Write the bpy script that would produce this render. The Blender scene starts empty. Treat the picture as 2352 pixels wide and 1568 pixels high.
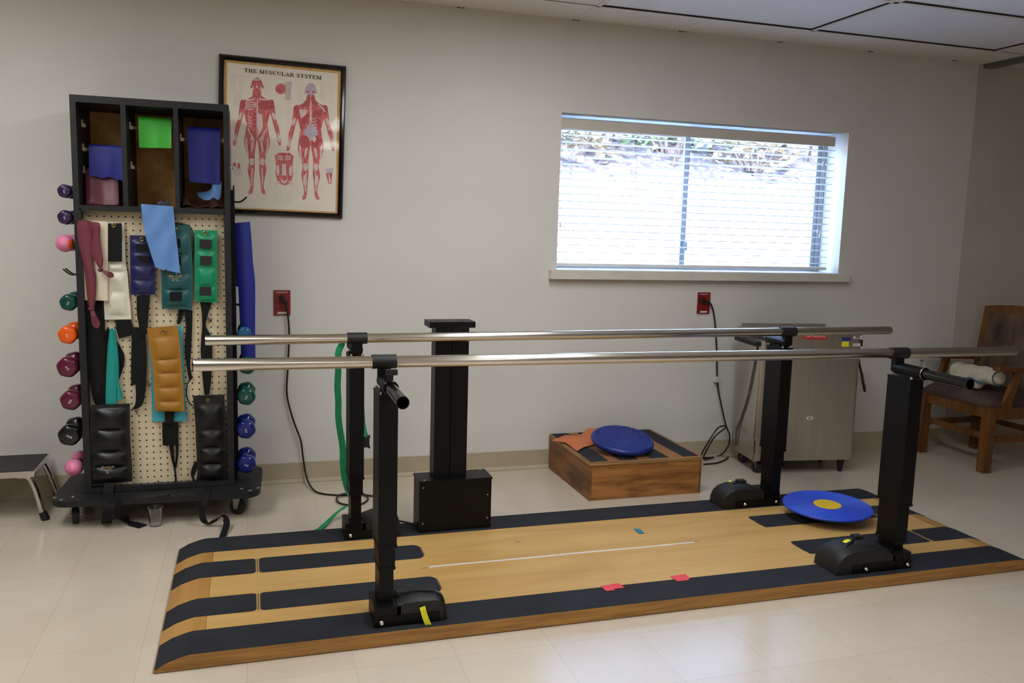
import bpy, bmesh, math, random
from mathutils import Vector, Matrix
random.seed(7)
S = bpy.context.scene
COL = S.collection
V = Vector
PI = math.pi

# ------------------------------------------------------------------ camera, light, exposure
CF, CX, CY, CZ, YAW, PIT, ROL = 1940.94, 0.0, -4.22506, 1.28772, 0.303486, 0.132551, 0.0282155
_c, _s = math.cos(YAW), math.sin(YAW)
FWD = V((_s*math.cos(PIT), _c*math.cos(PIT), -math.sin(PIT)))
_r = V((_c, -_s, 0)); _u = _r.cross(FWD)
RGT = _r*math.cos(ROL) + _u*math.sin(ROL)
UPV = -_r*math.sin(ROL) + _u*math.cos(ROL)
CAM = V((CX, CY, CZ))
cam = bpy.data.cameras.new('camera'); camo = bpy.data.objects.new('camera', cam); COL.objects.link(camo)
cam.sensor_width = 36.0; cam.lens = CF/2352*36.0; cam.clip_start = 0.05; cam.clip_end = 200
m = Matrix.Identity(4)
for i in range(3):
    m[i][0] = RGT[i]; m[i][1] = UPV[i]; m[i][2] = -FWD[i]; m[i][3] = CAM[i]
camo.matrix_world = m
S.camera = camo

S.view_settings.view_transform = 'Standard'; S.view_settings.look = 'None'
S.view_settings.gamma = 1.0; S.view_settings.use_curve_mapping = False
S.view_settings.exposure = 0.0
S.render.film_transparent = False
S.cycles.use_denoising = True
S.cycles.max_bounces = 8; S.cycles.diffuse_bounces = 5; S.cycles.glossy_bounces = 4
S.cycles.transparent_max_bounces = 12; S.cycles.caustics_reflective = False; S.cycles.caustics_refractive = False
S.cycles.sample_clamp_indirect = 6.0

W = bpy.data.worlds.new('sky'); S.world = W; W.use_nodes = True
wn = W.node_tree.nodes; wl = W.node_tree.links
sky = wn.new('ShaderNodeTexSky'); sky.sky_type = 'NISHITA'; sky.sun_disc = False
sky.sun_elevation = math.radians(42); sky.sun_rotation = math.radians(200)
bg = wn['Background']; bg.inputs['Strength'].default_value = 8.4
wl.new(sky.outputs[0], bg.inputs[0])

def lamp(name, kind, loc, rot, energy, color, sx=1, sy=1, spread=None):
    l = bpy.data.lights.new(name, kind); o = bpy.data.objects.new(name, l); COL.objects.link(o)
    o.location = loc; o.rotation_euler = rot; l.energy = energy; l.color = color
    if kind == 'AREA':
        l.shape = 'RECTANGLE'; l.size = sx; l.size_y = sy
        if spread: l.spread = spread
    return o
sun = lamp('sun', 'SUN', (0, 5, 8), (math.radians(40), math.radians(-26), 0), 43.0, (1, .95, .88))
sun.data.angle = 0.01
TROFFERS = [(1.22, -1.5, 17), (-1.22, -1.5, 18), (1.22, -2.75, 19.5), (-1.22, -2.75, 10), (1.12, -5.2, 8), (-1.22, -5.2, 8), (1.22, -7.7, 7), (-1.22, -7.7, 15)]   # x, y, watts of the lit ceiling fixtures
for (lx, ly, le) in TROFFERS:
    lamp('ceiling_lamp', 'AREA', (lx, ly, 2.325), (0, 0, 0), le, (.895, .97, 1.0), .52, 1.12)

# ------------------------------------------------------------------ helpers
def at(px, py, ax, val):
    """point of the camera ray through photo pixel px,py on the plane ax=val"""
    d = FWD*CF + RGT*(px-1176) + UPV*(784-py)
    i = 'xyz'.index(ax)
    return CAM + d*((val-CAM[i])/d[i])
def c1(x, y): return (100+x/2.904, 180+y/2.904)
def c2(x, y): return (100+x/2.8, 680+y/2.8)
def c3(x, y): return (480+x/3.732, 100+y/3.732)

def lin(c):
    return tuple(((v/255)/12.92 if v/255 <= .04045 else ((v/255+.055)/1.055)**2.4) for v in c)
MATS = {}
def mat(name, rgb, rough=.5, metal=0., var=.06, scale=12., bump=0., bscale=None, spec=.5, stretch=None, coat=0., lo=None):
    """procedural principled material: base colour broken by noise, optional bump"""
    if name in MATS: return MATS[name]
    M = bpy.data.materials.new(name); M.use_nodes = True
    n, l = M.node_tree.nodes, M.node_tree.links
    b = n['Principled BSDF']; c = lin(rgb)
    tc = n.new('ShaderNodeTexCoord'); mp = n.new('ShaderNodeMapping'); l.new(tc.outputs['Object'], mp.inputs[0])
    if stretch: mp.inputs['Scale'].default_value = stretch
    nz = n.new('ShaderNodeTexNoise'); nz.inputs['Scale'].default_value = scale; nz.inputs['Detail'].default_value = 5
    l.new(mp.outputs[0], nz.inputs['Vector'])
    rp = n.new('ShaderNodeValToRGB'); l.new(nz.outputs['Fac'], rp.inputs[0])
    lo = lin(lo) if lo else tuple(v*(1-2*var) for v in c)
    hi = tuple(min(1, v*(1+var)) for v in c)
    rp.color_ramp.elements[0].position = .3; rp.color_ramp.elements[0].color = lo+(1,)
    rp.color_ramp.elements[1].position = .7; rp.color_ramp.elements[1].color = hi+(1,)
    l.new(rp.outputs[0], b.inputs['Base Color'])
    b.inputs['Roughness'].default_value = rough; b.inputs['Metallic'].default_value = metal
    b.inputs['Specular IOR Level'].default_value = spec; b.inputs['Coat Weight'].default_value = coat
    if bump:
        bn = n.new('ShaderNodeBump'); bn.inputs['Strength'].default_value = bump; bn.inputs['Distance'].default_value = .004
        n2 = n.new('ShaderNodeTexNoise'); n2.inputs['Scale'].default_value = bscale or scale*4; n2.inputs['Detail'].default_value = 4
        l.new(mp.outputs[0], n2.inputs['Vector']); l.new(n2.outputs['Fac'], bn.inputs['Height']); l.new(bn.outputs[0], b.inputs['Normal'])
    MATS[name] = M
    return M

def wood(name, a, b_, rough=.45, sc=(1, 14, 14), scale=3., coat=.0, knots=0., spec=.4):
    if name in MATS: return MATS[name]
    M = bpy.data.materials.new(name); M.use_nodes = True
    n, l = M.node_tree.nodes, M.node_tree.links; b = n['Principled BSDF']
    tc = n.new('ShaderNodeTexCoord'); mp = n.new('ShaderNodeMapping'); l.new(tc.outputs['Object'], mp.inputs[0]); mp.inputs['Scale'].default_value = sc
    nz = n.new('ShaderNodeTexNoise'); nz.inputs['Scale'].default_value = scale; nz.inputs['Detail'].default_value = 8; nz.inputs['Distortion'].default_value = .6
    l.new(mp.outputs[0], nz.inputs['Vector'])
    rp = n.new('ShaderNodeValToRGB'); l.new(nz.outputs['Fac'], rp.inputs[0])
    rp.color_ramp.elements[0].position = .32; rp.color_ramp.elements[0].color = lin(b_)+(1,)
    rp.color_ramp.elements[1].position = .64; rp.color_ramp.elements[1].color = lin(a)+(1,)
    out = rp.outputs[0]
    if knots:
        vo = n.new('ShaderNodeTexNoise'); vo.inputs['Scale'].default_value = knots; vo.inputs['Detail'].default_value = 2
        l.new(tc.outputs['Object'], vo.inputs['Vector'])
        r2 = n.new('ShaderNodeValToRGB'); r2.color_ramp.elements[0].position = .27; r2.color_ramp.elements[0].color = (.25, .2, .16, 1)
        r2.color_ramp.elements[1].position = .42; r2.color_ramp.elements[1].color = (1, 1, 1, 1); l.new(vo.outputs['Fac'], r2.inputs[0])
        mx = n.new('ShaderNodeMix'); mx.data_type = 'RGBA'; mx.blend_type = 'MULTIPLY'; mx.inputs[0].default_value = .75
        l.new(out, mx.inputs[6]); l.new(r2.outputs[0], mx.inputs[7]); out = mx.outputs[2]
    l.new(out, b.inputs['Base Color']); b.inputs['Roughness'].default_value = rough; b.inputs['Coat Weight'].default_value = coat
    b.inputs['Specular IOR Level'].default_value = spec
    MATS[name] = M
    return M

def origin_of(o):
    v = V((0, 0, 0))
    while o is not None: v += V(o.location); o = o.parent
    return v
def obj(name, bm, mats, parent=None, local=False, smooth=35, bevel=0):
    """link a bmesh as ONE mesh object; bmesh is in world space unless local"""
    if bevel:
        es = [e for e in bm.edges if len(e.link_faces) == 2 and e.calc_face_angle(0) > .6]
        bmesh.ops.bevel(bm, geom=es, offset=bevel, segments=2, affect='EDGES', profile=.6, clamp_overlap=True)
    if parent is not None and not local:
        bmesh.ops.translate(bm, vec=-origin_of(parent), verts=bm.verts)
    bmesh.ops.recalc_face_normals(bm, faces=bm.faces)
    me = bpy.data.meshes.new(name); bm.to_mesh(me); bm.free()
    for mm in (mats if isinstance(mats, (list, tuple)) else [mats]): me.materials.append(mm)
    if smooth:
        for p in me.polygons: p.use_smooth = True
        me.set_sharp_from_angle(angle=math.radians(smooth))
    o = bpy.data.objects.new(name, me); COL.objects.link(o)
    if parent is not None: o.parent = parent
    return o
def tag(o, label=None, cat=None, group=None, kind=None):
    if label: o['label'] = label
    if cat: o['category'] = cat
    if group: o['group'] = group
    if kind: o['kind'] = kind
    return o
def thing(name, label, cat, loc=(0, 0, 0), rz=0, group=None):
    o = bpy.data.objects.new(name, None); COL.objects.link(o); o.location = loc; o.rotation_euler = (0, 0, rz)
    o.empty_display_size = .05
    return tag(o, label, cat, group)
def struct(name, bm, mats, parent=None, smooth=35, bevel=0, label=None):
    o = obj(name, bm, mats, parent, smooth=smooth, bevel=bevel)
    if parent is None: o['kind'] = 'structure'
    if label: o['label'] = label
    return o

def B(): return bmesh.new()
def quad(bm, *ps, mi=0):
    f = bm.faces.new([bm.verts.new(p) for p in ps]); f.material_index = mi; return f
def box(bm, x0, x1, y0, y1, z0, z1, mi=0, M=None):
    ps = [V((x, y, z)) for z in (z0, z1) for y in (y0, y1) for x in (x0, x1)]
    if M is not None: ps = [M @ p for p in ps]
    v = [bm.verts.new(p) for p in ps]
    for f in ((0, 1, 3, 2), (4, 6, 7, 5), (0, 4, 5, 1), (2, 3, 7, 6), (0, 2, 6, 4), (1, 5, 7, 3)):
        bm.faces.new([v[i] for i in f]).material_index = mi
    return bm
def prism(bm, poly, d, mi=0):
    """closed polygon (list of 3d points) extruded by vector d"""
    d = V(d); a = [bm.verts.new(V(p)) for p in poly]; b = [bm.verts.new(V(p)+d) for p in poly]; n = len(poly)
    bm.faces.new(a).material_index = mi; bm.faces.new(b[::-1]).material_index = mi
    for i in range(n): bm.faces.new((a[i], b[i], b[(i+1) % n], a[(i+1) % n])).material_index = mi
    return bm
def frame_of(t, hint=V((0, 0, 1))):
    t = t.normalized(); h = hint if abs(t.dot(hint)) < .95 else V((1, 0, 0))
    u = t.cross(h).normalized(); return u, t.cross(u).normalized()
def tube(bm, pts, r, n=14, mi=0, cap=True, hint=V((0, 0, 1)), close=False):
    pts = [V(p) for p in pts]; rs = r if isinstance(r, (list, tuple)) else [r]*len(pts); rings = []
    for i, p in enumerate(pts):
        t = (pts[min(i+1, len(pts)-1)]-pts[max(i-1, 0)])
        if close: t = pts[(i+1) % len(pts)]-pts[i-1]
        u, w = frame_of(t, hint)
        rings.append([bm.verts.new(p+u*(rs[i]*math.cos(2*PI*k/n))+w*(rs[i]*math.sin(2*PI*k/n))) for k in range(n)])
    m_ = len(rings)
    for i in range(m_ if close else m_-1):
        a, b = rings[i], rings[(i+1) % m_]
        for k in range(n): bm.faces.new((a[k], a[(k+1) % n], b[(k+1) % n], b[k])).material_index = mi
    if cap and not close:
        bm.faces.new(rings[0][::-1]).material_index = mi; bm.faces.new(rings[-1]).material_index = mi
    return bm
def pipe(bm, p0, p1, r, ri, n=24, mi=0):
    """open-ended hollow tube"""
    p0, p1 = V(p0), V(p1); u, w = frame_of(p1-p0); R = []
    for p, q in ((p0, r), (p1, r), (p1, ri), (p0, ri)):
        R.append([bm.verts.new(p+u*(q*math.cos(2*PI*k/n))+w*(q*math.sin(2*PI*k/n))) for k in range(n)])
    for i in range(4):
        a, b = R[i], R[(i+1) % 4]
        for k in range(n): bm.faces.new((a[k], a[(k+1) % n], b[(k+1) % n], b[k])).material_index = mi
    return bm
def lathe(bm, prof, c, axis=V((0, 0, 1)), n=32, mi=0, shape=None):
    """prof = [(radius, height)...] turned about axis through c"""
    c = V(c); axis = V(axis).normalized(); u, w = frame_of(axis, V((0, 0, 1)) if abs(axis.z) < .9 else V((1, 0, 0))); R = []
    for r, h in prof:
        if r < 1e-6: R.append([bm.verts.new(c+axis*h)])
        else: R.append([bm.verts.new(c+axis*h+(u*math.cos(2*PI*k/n)+w*math.sin(2*PI*k/n))*(r*(shape(2*PI*k/n) if shape else 1))) for k in range(n)])
    for a, b in zip(R, R[1:]):
        for k in range(n):
            k2 = (k+1) % n
            if len(a) == 1 and len(b) == 1: continue
            if len(a) == 1: f = bm.faces.new((a[0], b[k2], b[k]))
            elif len(b) == 1: f = bm.faces.new((a[k], a[k2], b[0]))
            else: f = bm.faces.new((a[k], a[k2], b[k2], b[k]))
            f.material_index = mi
    return bm
def catmull(pts, n=6):
    pts = [V(p) for p in pts]; o = []
    for i in range(len(pts)-1):
        p0 = pts[max(i-1, 0)]; p1 = pts[i]; p2 = pts[i+1]; p3 = pts[min(i+2, len(pts)-1)]
        for k in range(n):
            t = k/n
            o.append(.5*((2*p1)+(p2-p0)*t+(2*p0-5*p1+4*p2-p3)*t*t+(3*p1-p0-3*p2+p3)*t**3))
    o.append(pts[-1]); return o
def grid(bm, rows, th=(0, .003, 0), mi=0):
    """solid sheet from rows of 3d points (all the same length), thickened by vector th"""
    th = V(th); A = [[bm.verts.new(V(p)) for p in r] for r in rows]; Bk = [[bm.verts.new(V(p)+th) for p in r] for r in rows]
    nr, nc = len(A), len(A[0])
    def f(*v):
        try: bm.faces.new(v).material_index = mi
        except ValueError: pass
    for i in range(nr-1):
        for j in range(nc-1):
            f(A[i][j], A[i][j+1], A[i+1][j+1], A[i+1][j]); f(Bk[i][j], Bk[i+1][j], Bk[i+1][j+1], Bk[i][j+1])
        f(A[i][0], A[i+1][0], Bk[i+1][0], Bk[i][0]); f(A[i][-1], Bk[i][-1], Bk[i+1][-1], A[i+1][-1])
    for j in range(nc-1):
        f(A[0][j], Bk[0][j], Bk[0][j+1], A[0][j+1]); f(A[-1][j], A[-1][j+1], Bk[-1][j+1], Bk[-1][j])
    return bm
def ribbon(bm, pts, w, wd, th=.0025, n=6, mi=0):
    """flat strap following pts; wd = width direction (one or per point)"""
    P = catmull(pts, n); wds = wd if isinstance(wd, list) else [wd]*len(pts); D = catmull(wds, n)
    ws = w if isinstance(w, list) else [w]*len(pts)
    Wd = [q.x for q in catmull([V((a, 0, 0)) for a in ws], n)]
    sec = []
    for i, p in enumerate(P):
        t = (P[min(i+1, len(P)-1)]-P[max(i-1, 0)]).normalized(); d = D[i].normalized(); d = (d-t*d.dot(t)).normalized(); nn = t.cross(d).normalized()
        h = Wd[i]/2
        sec.append([bm.verts.new(p+d*a*h+nn*b*th/2) for a, b in ((-1, -1), (1, -1), (1, 1), (-1, 1))])
    for a, b in zip(sec, sec[1:]):
        for k in range(4): bm.faces.new((a[k], a[(k+1) % 4], b[(k+1) % 4], b[k])).material_index = mi
    bm.faces.new(sec[0][::-1]).material_index = mi; bm.faces.new(sec[-1]).material_index = mi
    return bm
def hang(bm, rows, y, th=.003, n=5, cols=7, bulge=0., wave=0., dy=None, mi=0):
    """hanging cloth: rows of (left px, right px) pixel pairs on plane y; smooth down, bulge toward the room"""
    L = catmull([at(*r[0], 'y', y if dy is None else dy[i]) for i, r in enumerate(rows)], n)
    R = catmull([at(*r[1], 'y', y if dy is None else dy[i]) for i, r in enumerate(rows)], n)
    G = []
    for i, (a, b) in enumerate(zip(L, R)):
        row = []
        for j in range(cols):
            t = j/(cols-1); p = a.lerp(b, t)
            p.y -= bulge*math.sin(PI*t)+wave*math.sin(6.3*t*1.3+i*.25)
            row.append(p)
        G.append(row)
    return grid(bm, G, (0, th, 0), mi)
def text_bm(bm, s, o, xd, zd, size, ext=.0004, mi=0, shear=0., bold=0., align='CENTER'):
    cu = bpy.data.curves.new('t', 'FONT'); cu.body = s; cu.size = 1; cu.align_x = align; cu.align_y = 'CENTER'; cu.shear = shear
    cu.offset = bold; cu.resolution_u = 2
    to = bpy.data.objects.new('t', cu); COL.objects.link(to)
    dg = bpy.context.evaluated_depsgraph_get(); me = to.evaluated_get(dg).to_mesh()
    xd, zd = V(xd), V(zd); nd = xd.cross(zd).normalized()
    vs = [bm.verts.new(V(o)+xd*(v.co.x*size)+zd*(v.co.y*size)+nd*ext) for v in me.vertices]
    for p in me.polygons:
        try: bm.faces.new([vs[i] for i in p.vertices]).material_index = mi
        except ValueError: pass
    to.evaluated_get(dg).to_mesh_clear(); bpy.data.objects.remove(to); bpy.data.curves.remove(cu)
    return bm

# ------------------------------------------------------------------ materials
def wall_mat():
    M = mat('painted_wall', (215, 212, 207), .75, var=.02, scale=2.2, bump=.12, bscale=160, spec=.25); return M
def floor_mat():
    M = bpy.data.materials.new('vinyl_floor_tiles'); M.use_nodes = True; n, l = M.node_tree.nodes, M.node_tree.links; b = n['Principled BSDF']
    tc = n.new('ShaderNodeTexCoord')
    br = n.new('ShaderNodeTexBrick'); mp = n.new('ShaderNodeMapping'); l.new(tc.outputs['Object'], mp.inputs[0]); l.new(mp.outputs[0], br.inputs['Vector'])
    mp.inputs['Location'].default_value = (.02, .06, 0)
    br.offset = 0; br.squash = 1; br.inputs['Scale'].default_value = 1; br.inputs['Brick Width'].default_value = .3035; br.inputs['Row Height'].default_value = .3035
    br.inputs['Mortar Size'].default_value = .0007; br.inputs['Mortar Smooth'].default_value = .5; br.inputs['Bias'].default_value = 0
    br.inputs['Color1'].default_value = lin((208, 195, 179))+(1,); br.inputs['Color2'].default_value = lin((204, 190, 174))+(1,); br.inputs['Mortar'].default_value = lin((170, 156, 137))+(1,)
    nz = n.new('ShaderNodeTexNoise'); nz.inputs['Scale'].default_value = 5; nz.inputs['Detail'].default_value = 9; nz.inputs['Roughness'].default_value = .7; l.new(tc.outputs['Object'], nz.inputs['Vector'])
    rp = n.new('ShaderNodeValToRGB'); rp.color_ramp.elements[0].position = .2; rp.color_ramp.elements[0].color = (.90, .885, .86, 1); rp.color_ramp.elements[1].position = .85; rp.color_ramp.elements[1].color = (1, 1, 1, 1)
    l.new(nz.outputs['Fac'], rp.inputs[0])
    mx = n.new('ShaderNodeMix'); mx.data_type = 'RGBA'; mx.blend_type = 'MULTIPLY'; mx.inputs[0].default_value = .9; l.new(br.outputs[0], mx.inputs[6]); l.new(rp.outputs[0], mx.inputs[7])
    l.new(mx.outputs[2], b.inputs['Base Color'])
    n2 = n.new('ShaderNodeTexNoise'); n2.inputs['Scale'].default_value = 9; n2.inputs['Detail'].default_value = 6; l.new(tc.outputs['Object'], n2.inputs['Vector'])
    r2 = n.new('ShaderNodeMapRange'); r2.inputs['To Min'].default_value = .16; r2.inputs['To Max'].default_value = .34; l.new(n2.outputs['Fac'], r2.inputs[0]); b.inputs['Roughness'].default_value = .22
    b.inputs['Specular IOR Level'].default_value = .45
    bn = n.new('ShaderNodeBump'); bn.inputs['Strength'].default_value = .06; bn.inputs['Distance'].default_value = .01
    n3 = n.new('ShaderNodeTexNoise'); n3.inputs['Scale'].default_value = 14; n3.inputs['Detail'].default_value = 3; l.new(tc.outputs['Object'], n3.inputs['Vector']); l.new(n3.outputs['Fac'], bn.inputs['Height']); l.new(bn.outputs[0], b.inputs['Normal'])
    return M
def peg_mat():
    M = bpy.data.materials.new('pegboard'); M.use_nodes = True; n, l = M.node_tree.nodes, M.node_tree.links; b = n['Principled BSDF']
    tc = n.new('ShaderNodeTexCoord'); sx = n.new('ShaderNodeSeparateXYZ'); l.new(tc.outputs['Object'], sx.inputs[0])
    P = .02735
    def math_(op, a, v=None, b2=None):
        q = n.new('ShaderNodeMath'); q.operation = op
        if hasattr(a, 'is_output'): l.new(a, q.inputs[0])
        else: q.inputs[0].default_value = a
        if b2 is not None: l.new(b2, q.inputs[1])
        elif v is not None: q.inputs[1].default_value = v
        return q.outputs[0]
    out = []
    for k, off in (('X', PEG_X), ('Z', PEG_Z)):
        s = math_('ADD', sx.outputs[k], 50*P-off+P/2); s = math_('DIVIDE', s, P); s = math_('FRACT', s); s = math_('SUBTRACT', s, .5); s = math_('MULTIPLY', s, P); s = math_('POWER', s, 2.0); out.append(s)
    d = math_('ADD', out[0], None, out[1]); d = math_('SQRT', d); g = math_('LESS_THAN', d, .0036)
    mx = n.new('ShaderNodeMix'); mx.data_type = 'RGBA'; l.new(g, mx.inputs[0]); mx.inputs[6].default_value = lin((222, 205, 172))+(1,); mx.inputs[7].default_value = lin((22, 18, 15))+(1,)
    l.new(mx.outputs[2], b.inputs['Base Color']); b.inputs['Roughness'].default_value = .5
    return M
PEG_X, PEG_Z = 0, 0
def glass_mat(name, tint=(1, 1, 1), refl=.08, edge=.6):
    M = bpy.data.materials.new(name); M.use_nodes = True; n, l = M.node_tree.nodes, M.node_tree.links
    n.remove(n['Principled BSDF']); tr = n.new('ShaderNodeBsdfTransparent'); tr.inputs[0].default_value = tint+(1,); gl = n.new('ShaderNodeBsdfGlossy'); gl.inputs['Roughness'].default_value = .03
    lw = n.new('ShaderNodeLayerWeight'); lw.inputs[0].default_value = .25
    mr = n.new('ShaderNodeMapRange'); mr.inputs['To Min'].default_value = refl*.5; mr.inputs['To Max'].default_value = edge; l.new(lw.outputs['Fresnel'], mr.inputs[0])
    ms = n.new('ShaderNodeMixShader'); l.new(mr.outputs[0], ms.inputs[0]); l.new(tr.outputs[0], ms.inputs[1]); l.new(gl.outputs[0], ms.inputs[2]); l.new(ms.outputs[0], n['Material Output'].inputs[0])
    return M
def emit(name, rgb, st):
    M = bpy.data.materials.new(name); M.use_nodes = True; b = M.node_tree.nodes['Principled BSDF']; b.inputs['Emission Color'].default_value = lin(rgb)+(1,); b.inputs['Emission Strength'].default_value = st
    b.inputs['Base Color'].default_value = lin(rgb)+(1,); return M

WALL = wall_mat(); FLOOR = floor_mat()
BASE = mat('vinyl_baseboard', (176, 163, 140), .55, var=.04, scale=5)
TILE = mat('ceiling_tile', (230, 224, 216), .9, var=.05, scale=90, bump=.35, bscale=140, spec=.1)
GRID = mat('ceiling_grid_paint', (226, 222, 216), .5, var=.02)
DARK = mat('dark_gap', (40, 36, 32), .9)
LENS = mat('light_lens', (236, 236, 240), .55, var=.02, scale=3)
BLACKP = mat('black_painted_wood', (31, 31, 33), .5, var=.12, scale=22, bump=.12, bscale=60, spec=.35)
BLACKM = mat('black_powder_coat', (7, 7, 8), .42, var=.1, scale=30, bump=.04, bscale=300, spec=.22)
BLACKG = mat('black_gloss', (7, 7, 8), .13, var=.05, spec=.5)
CARD = wood('brown_hardboard', (224, 170, 104), (190, 138, 78), .8, (3, 3, 3), 6)
STEEL = mat('brushed_steel_tube', (214, 208, 200), .20, 1.0, var=.0, scale=2)
CHROME = mat('chrome', (205, 203, 200), .09, 1.0, var=.03)
ZINC = mat('zinc_hardware', (165, 160, 152), .35, 1.0, var=.08)
BRASS = mat('brass', (190, 158, 96), .3, 1.0, var=.08)
MAPLE = wood('maple_plywood', (200, 161, 98), (184, 142, 80), .42, (1, 7, 7), 1.6, spec=.35)
RAMP = wood('ramp_wood', (184, 138, 76), (164, 118, 60), .45, (7, 1, 7), 1.6)
OAK = wood('oak_edge', (172, 126, 64), (138, 96, 46), .5, (1.5, 30, 30), 3.5)
GRIP = mat('grip_tape', (40, 42, 50), .8, var=.14, scale=8, bump=.9, bscale=420, spec=.3)
STRAPM = mat('black_webbing', (18, 18, 19), .75, var=.15, scale=40, bump=.3, bscale=220, spec=.25)
RUBBER = mat('black_rubber', (20, 20, 20), .6, var=.1)
RED = mat('red_outlet_plastic', (128, 26, 24), .35, var=.05)
WHITE = mat('white_plastic', (228, 226, 220), .4, var=.03)
IVORY = mat('ivory_plastic', (216, 210, 196), .45, var=.03)
CABLE = mat('black_cable', (18, 18, 18), .4)
GREEN = mat('green_webbing', (8, 146, 96), .6, var=.1, scale=30)
def vinyl(n, c, rough=.38, var=.07): return mat('vinyl_'+n, c, rough, var=var, scale=18, bump=.12, bscale=70, spec=.45)
def latex(n, c, rough=.42): return mat('latex_'+n, c, rough, var=.05, scale=14, bump=.06, bscale=40, spec=.4)

# ------------------------------------------------------------------ room shell
H = 2.358
X0, X1, Y0 = -6.2, 9.0, -9.0
WX0, WX1, WZ0, WZ1 = 1.560, 3.337, 1.075, 1.892     # window opening
bm = B(); box(bm, X0-.2, X1+.2, Y0-.2, .25, -.1, 0); struct('floor', bm, FLOOR)
bm = B(); D_ = .25
box(bm, X0-.2, WX0, 0, D_, 0, H+.3); box(bm, WX1, X1+.2, 0, D_, 0, H+.3); box(bm, WX0, WX1, 0, D_, 0, WZ0); box(bm, WX0, WX1, 0, D_, WZ1, H+.3)
struct('wall_back', bm, WALL, smooth=0)
bm = B(); box(bm, X0-.2, X0, Y0, 0, 0, H+.3); struct('wall_left', bm, WALL, smooth=0)
bm = B(); box(bm, X1, X1+.2, Y0, 0, 0, H+.3); struct('wall_right', bm, WALL, smooth=0)
bm = B(); box(bm, X0-.2, X1+.2, Y0-.2, Y0, 0, H+.3); struct('wall_front', bm, WALL, smooth=0)
bm = B(); box(bm, 1.571, 1.5735, -.0015, 0, WZ1, H); struct('trim_1', bm, WALL, smooth=0)      # plaster seam above the window
bm = B(); box(bm, 4.232, X1, -.003, 0, .1, H); struct('trim_2', bm, mat('darker_wall_section', (196, 190, 182), .75, var=.03, scale=3), smooth=0)  # thin sheet over the right end of the back wall, slightly darker
bm = B(); prism(bm, [(X0, -.004, .102), (X0, 0, .104), (X0, 0, 0), (X0, -.018, 0), (X0, -.018, .006), (X0, -.006, .02)], (X1-X0, 0, 0)); struct('baseboard_back', bm, BASE)
# ceiling: slab, tiles with grid lines
bm = B(); box(bm, X0-.2, X1+.2, Y0-.2, .25, H+.05, H+.15); struct('ceiling', bm, TILE)
GY = -.285; GX0 = 1.009; PT = .607
gxs = [GX0+PT*k for k in range(-14, 16) if X0 < GX0+PT*k < X1]
tb = B(); gb = B(); dk = B()
xs = [X0]+gxs+[X1]
for a, b in zip(xs, xs[1:]):
    box(tb, a+.006, b-.006, GY+.008, -.012, H-.001, H+.02)
for k, x in enumerate(gxs): box(gb, x-.011, x+.011, GY, -.010, H-.0025, H+.012)
for x in gxs: box(dk, x-.018, x+.018, -.012, -.001, H-.003, H+.004)
box(gb, X0, X1, GY-.012, GY+.012, H-.003, H+.012); box(gb, X0, X1, -.0095, 0, H-.001, H+.01)
box(dk, X0, X1, GY-.0155, GY-.012, H-.001, H+.004)
ys = [GY-.61*k for k in range(0, 17)]
LIGHT_CELLS = []
big = [GX0+PT*(2*k+1) for k in range(-7, 8)]
bigx = [X0]+[x for x in big if X0 < x < X1]+[X1]
for i, (ya, yb) in enumerate(zip(ys[1:]+[Y0], ys)):
    if yb <= Y0: break
    ya = max(ya, Y0)
    box(gb, X0, X1, ya-.012, ya+.012, H-.003, H+.012)
    for j, (a, b) in enumerate(zip(bigx, bigx[1:])):
        if not (i < 2 and a > 1.5 and b < 4.3 and (i == 0 or a > 2.5)):
            box(tb, a+.013, b-.013, ya+.013, yb-.013, H, H+.02)
        else: LIGHT_CELLS.append((a, b, ya, yb))
        if j: box(gb, a-.012, a+.012, ya, yb, H-.003, H+.012)
o = struct('trim_3', gb, GRID, smooth=0); o = struct('trim_4', tb, TILE, smooth=0); struct('trim_5', dk, DARK, smooth=0)
for k, (a, b, ya, yb) in enumerate(LIGHT_CELLS):
    lab = ['unlit ceiling light panel above the left half of the window', 'unlit ceiling light panel above the right end of the window', 'sagging ceiling light panel at the upper right corner of the picture'][k]
    t = thing('ceiling_light', lab, 'ceiling light', ((a+b)/2, (ya+yb)/2, H), group='unlit ceiling light panels')
    q = B(); n_ = 14; rows = []
    for i in range(n_+1):
        rows.append([V((a+.014+(b-a-.028)*j/n_, ya+.014+(yb-ya-.028)*i/n_, H+.006-(.03 if k == 2 else .004)*math.sin(PI*i/n_)*math.sin(PI*j/n_))) for j in range(n_+1)])
    grid(q, rows, (0, 0, .004)); obj('diffuser', q, LENS, t)
    q = B(); x0, x1, y0, y1 = a+.012, b-.012, ya+.012, yb-.012
    for bx in ((x0, x1, y0, y0+.004), (x0, x1, y1-.004, y1), (x0, x0+.004, y0+.004, y1-.004), (x1-.004, x1, y0+.004, y1-.004)): box(q, *bx, H-.001, H+.018)
    obj('frame', q, DARK, t)
for (lx, ly, le), lab in zip(TROFFERS, ['lit ceiling light '+q for q in ('closest to the window, over the back handrail', 'over the weight rack', 'over the front handrail', 'over the open floor at the left', 'behind the viewpoint on the right', 'behind the viewpoint on the left', 'farthest behind the viewpoint on the right', 'farthest behind the viewpoint on the left')]):
    t = thing('ceiling_light', lab, 'ceiling light', (lx, ly, H))
    q = B(); box(q, lx-.30, lx+.30, ly-.60, ly+.60, H-.004, H-.001); obj('frame', q, GRID, t)
    q = B(); box(q, lx-.27, lx+.27, ly-.57, ly+.57, H-.010, H-.004); obj('diffuser', q, emit('lit_lens', (255, 243, 226), 2.0), t)
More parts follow.
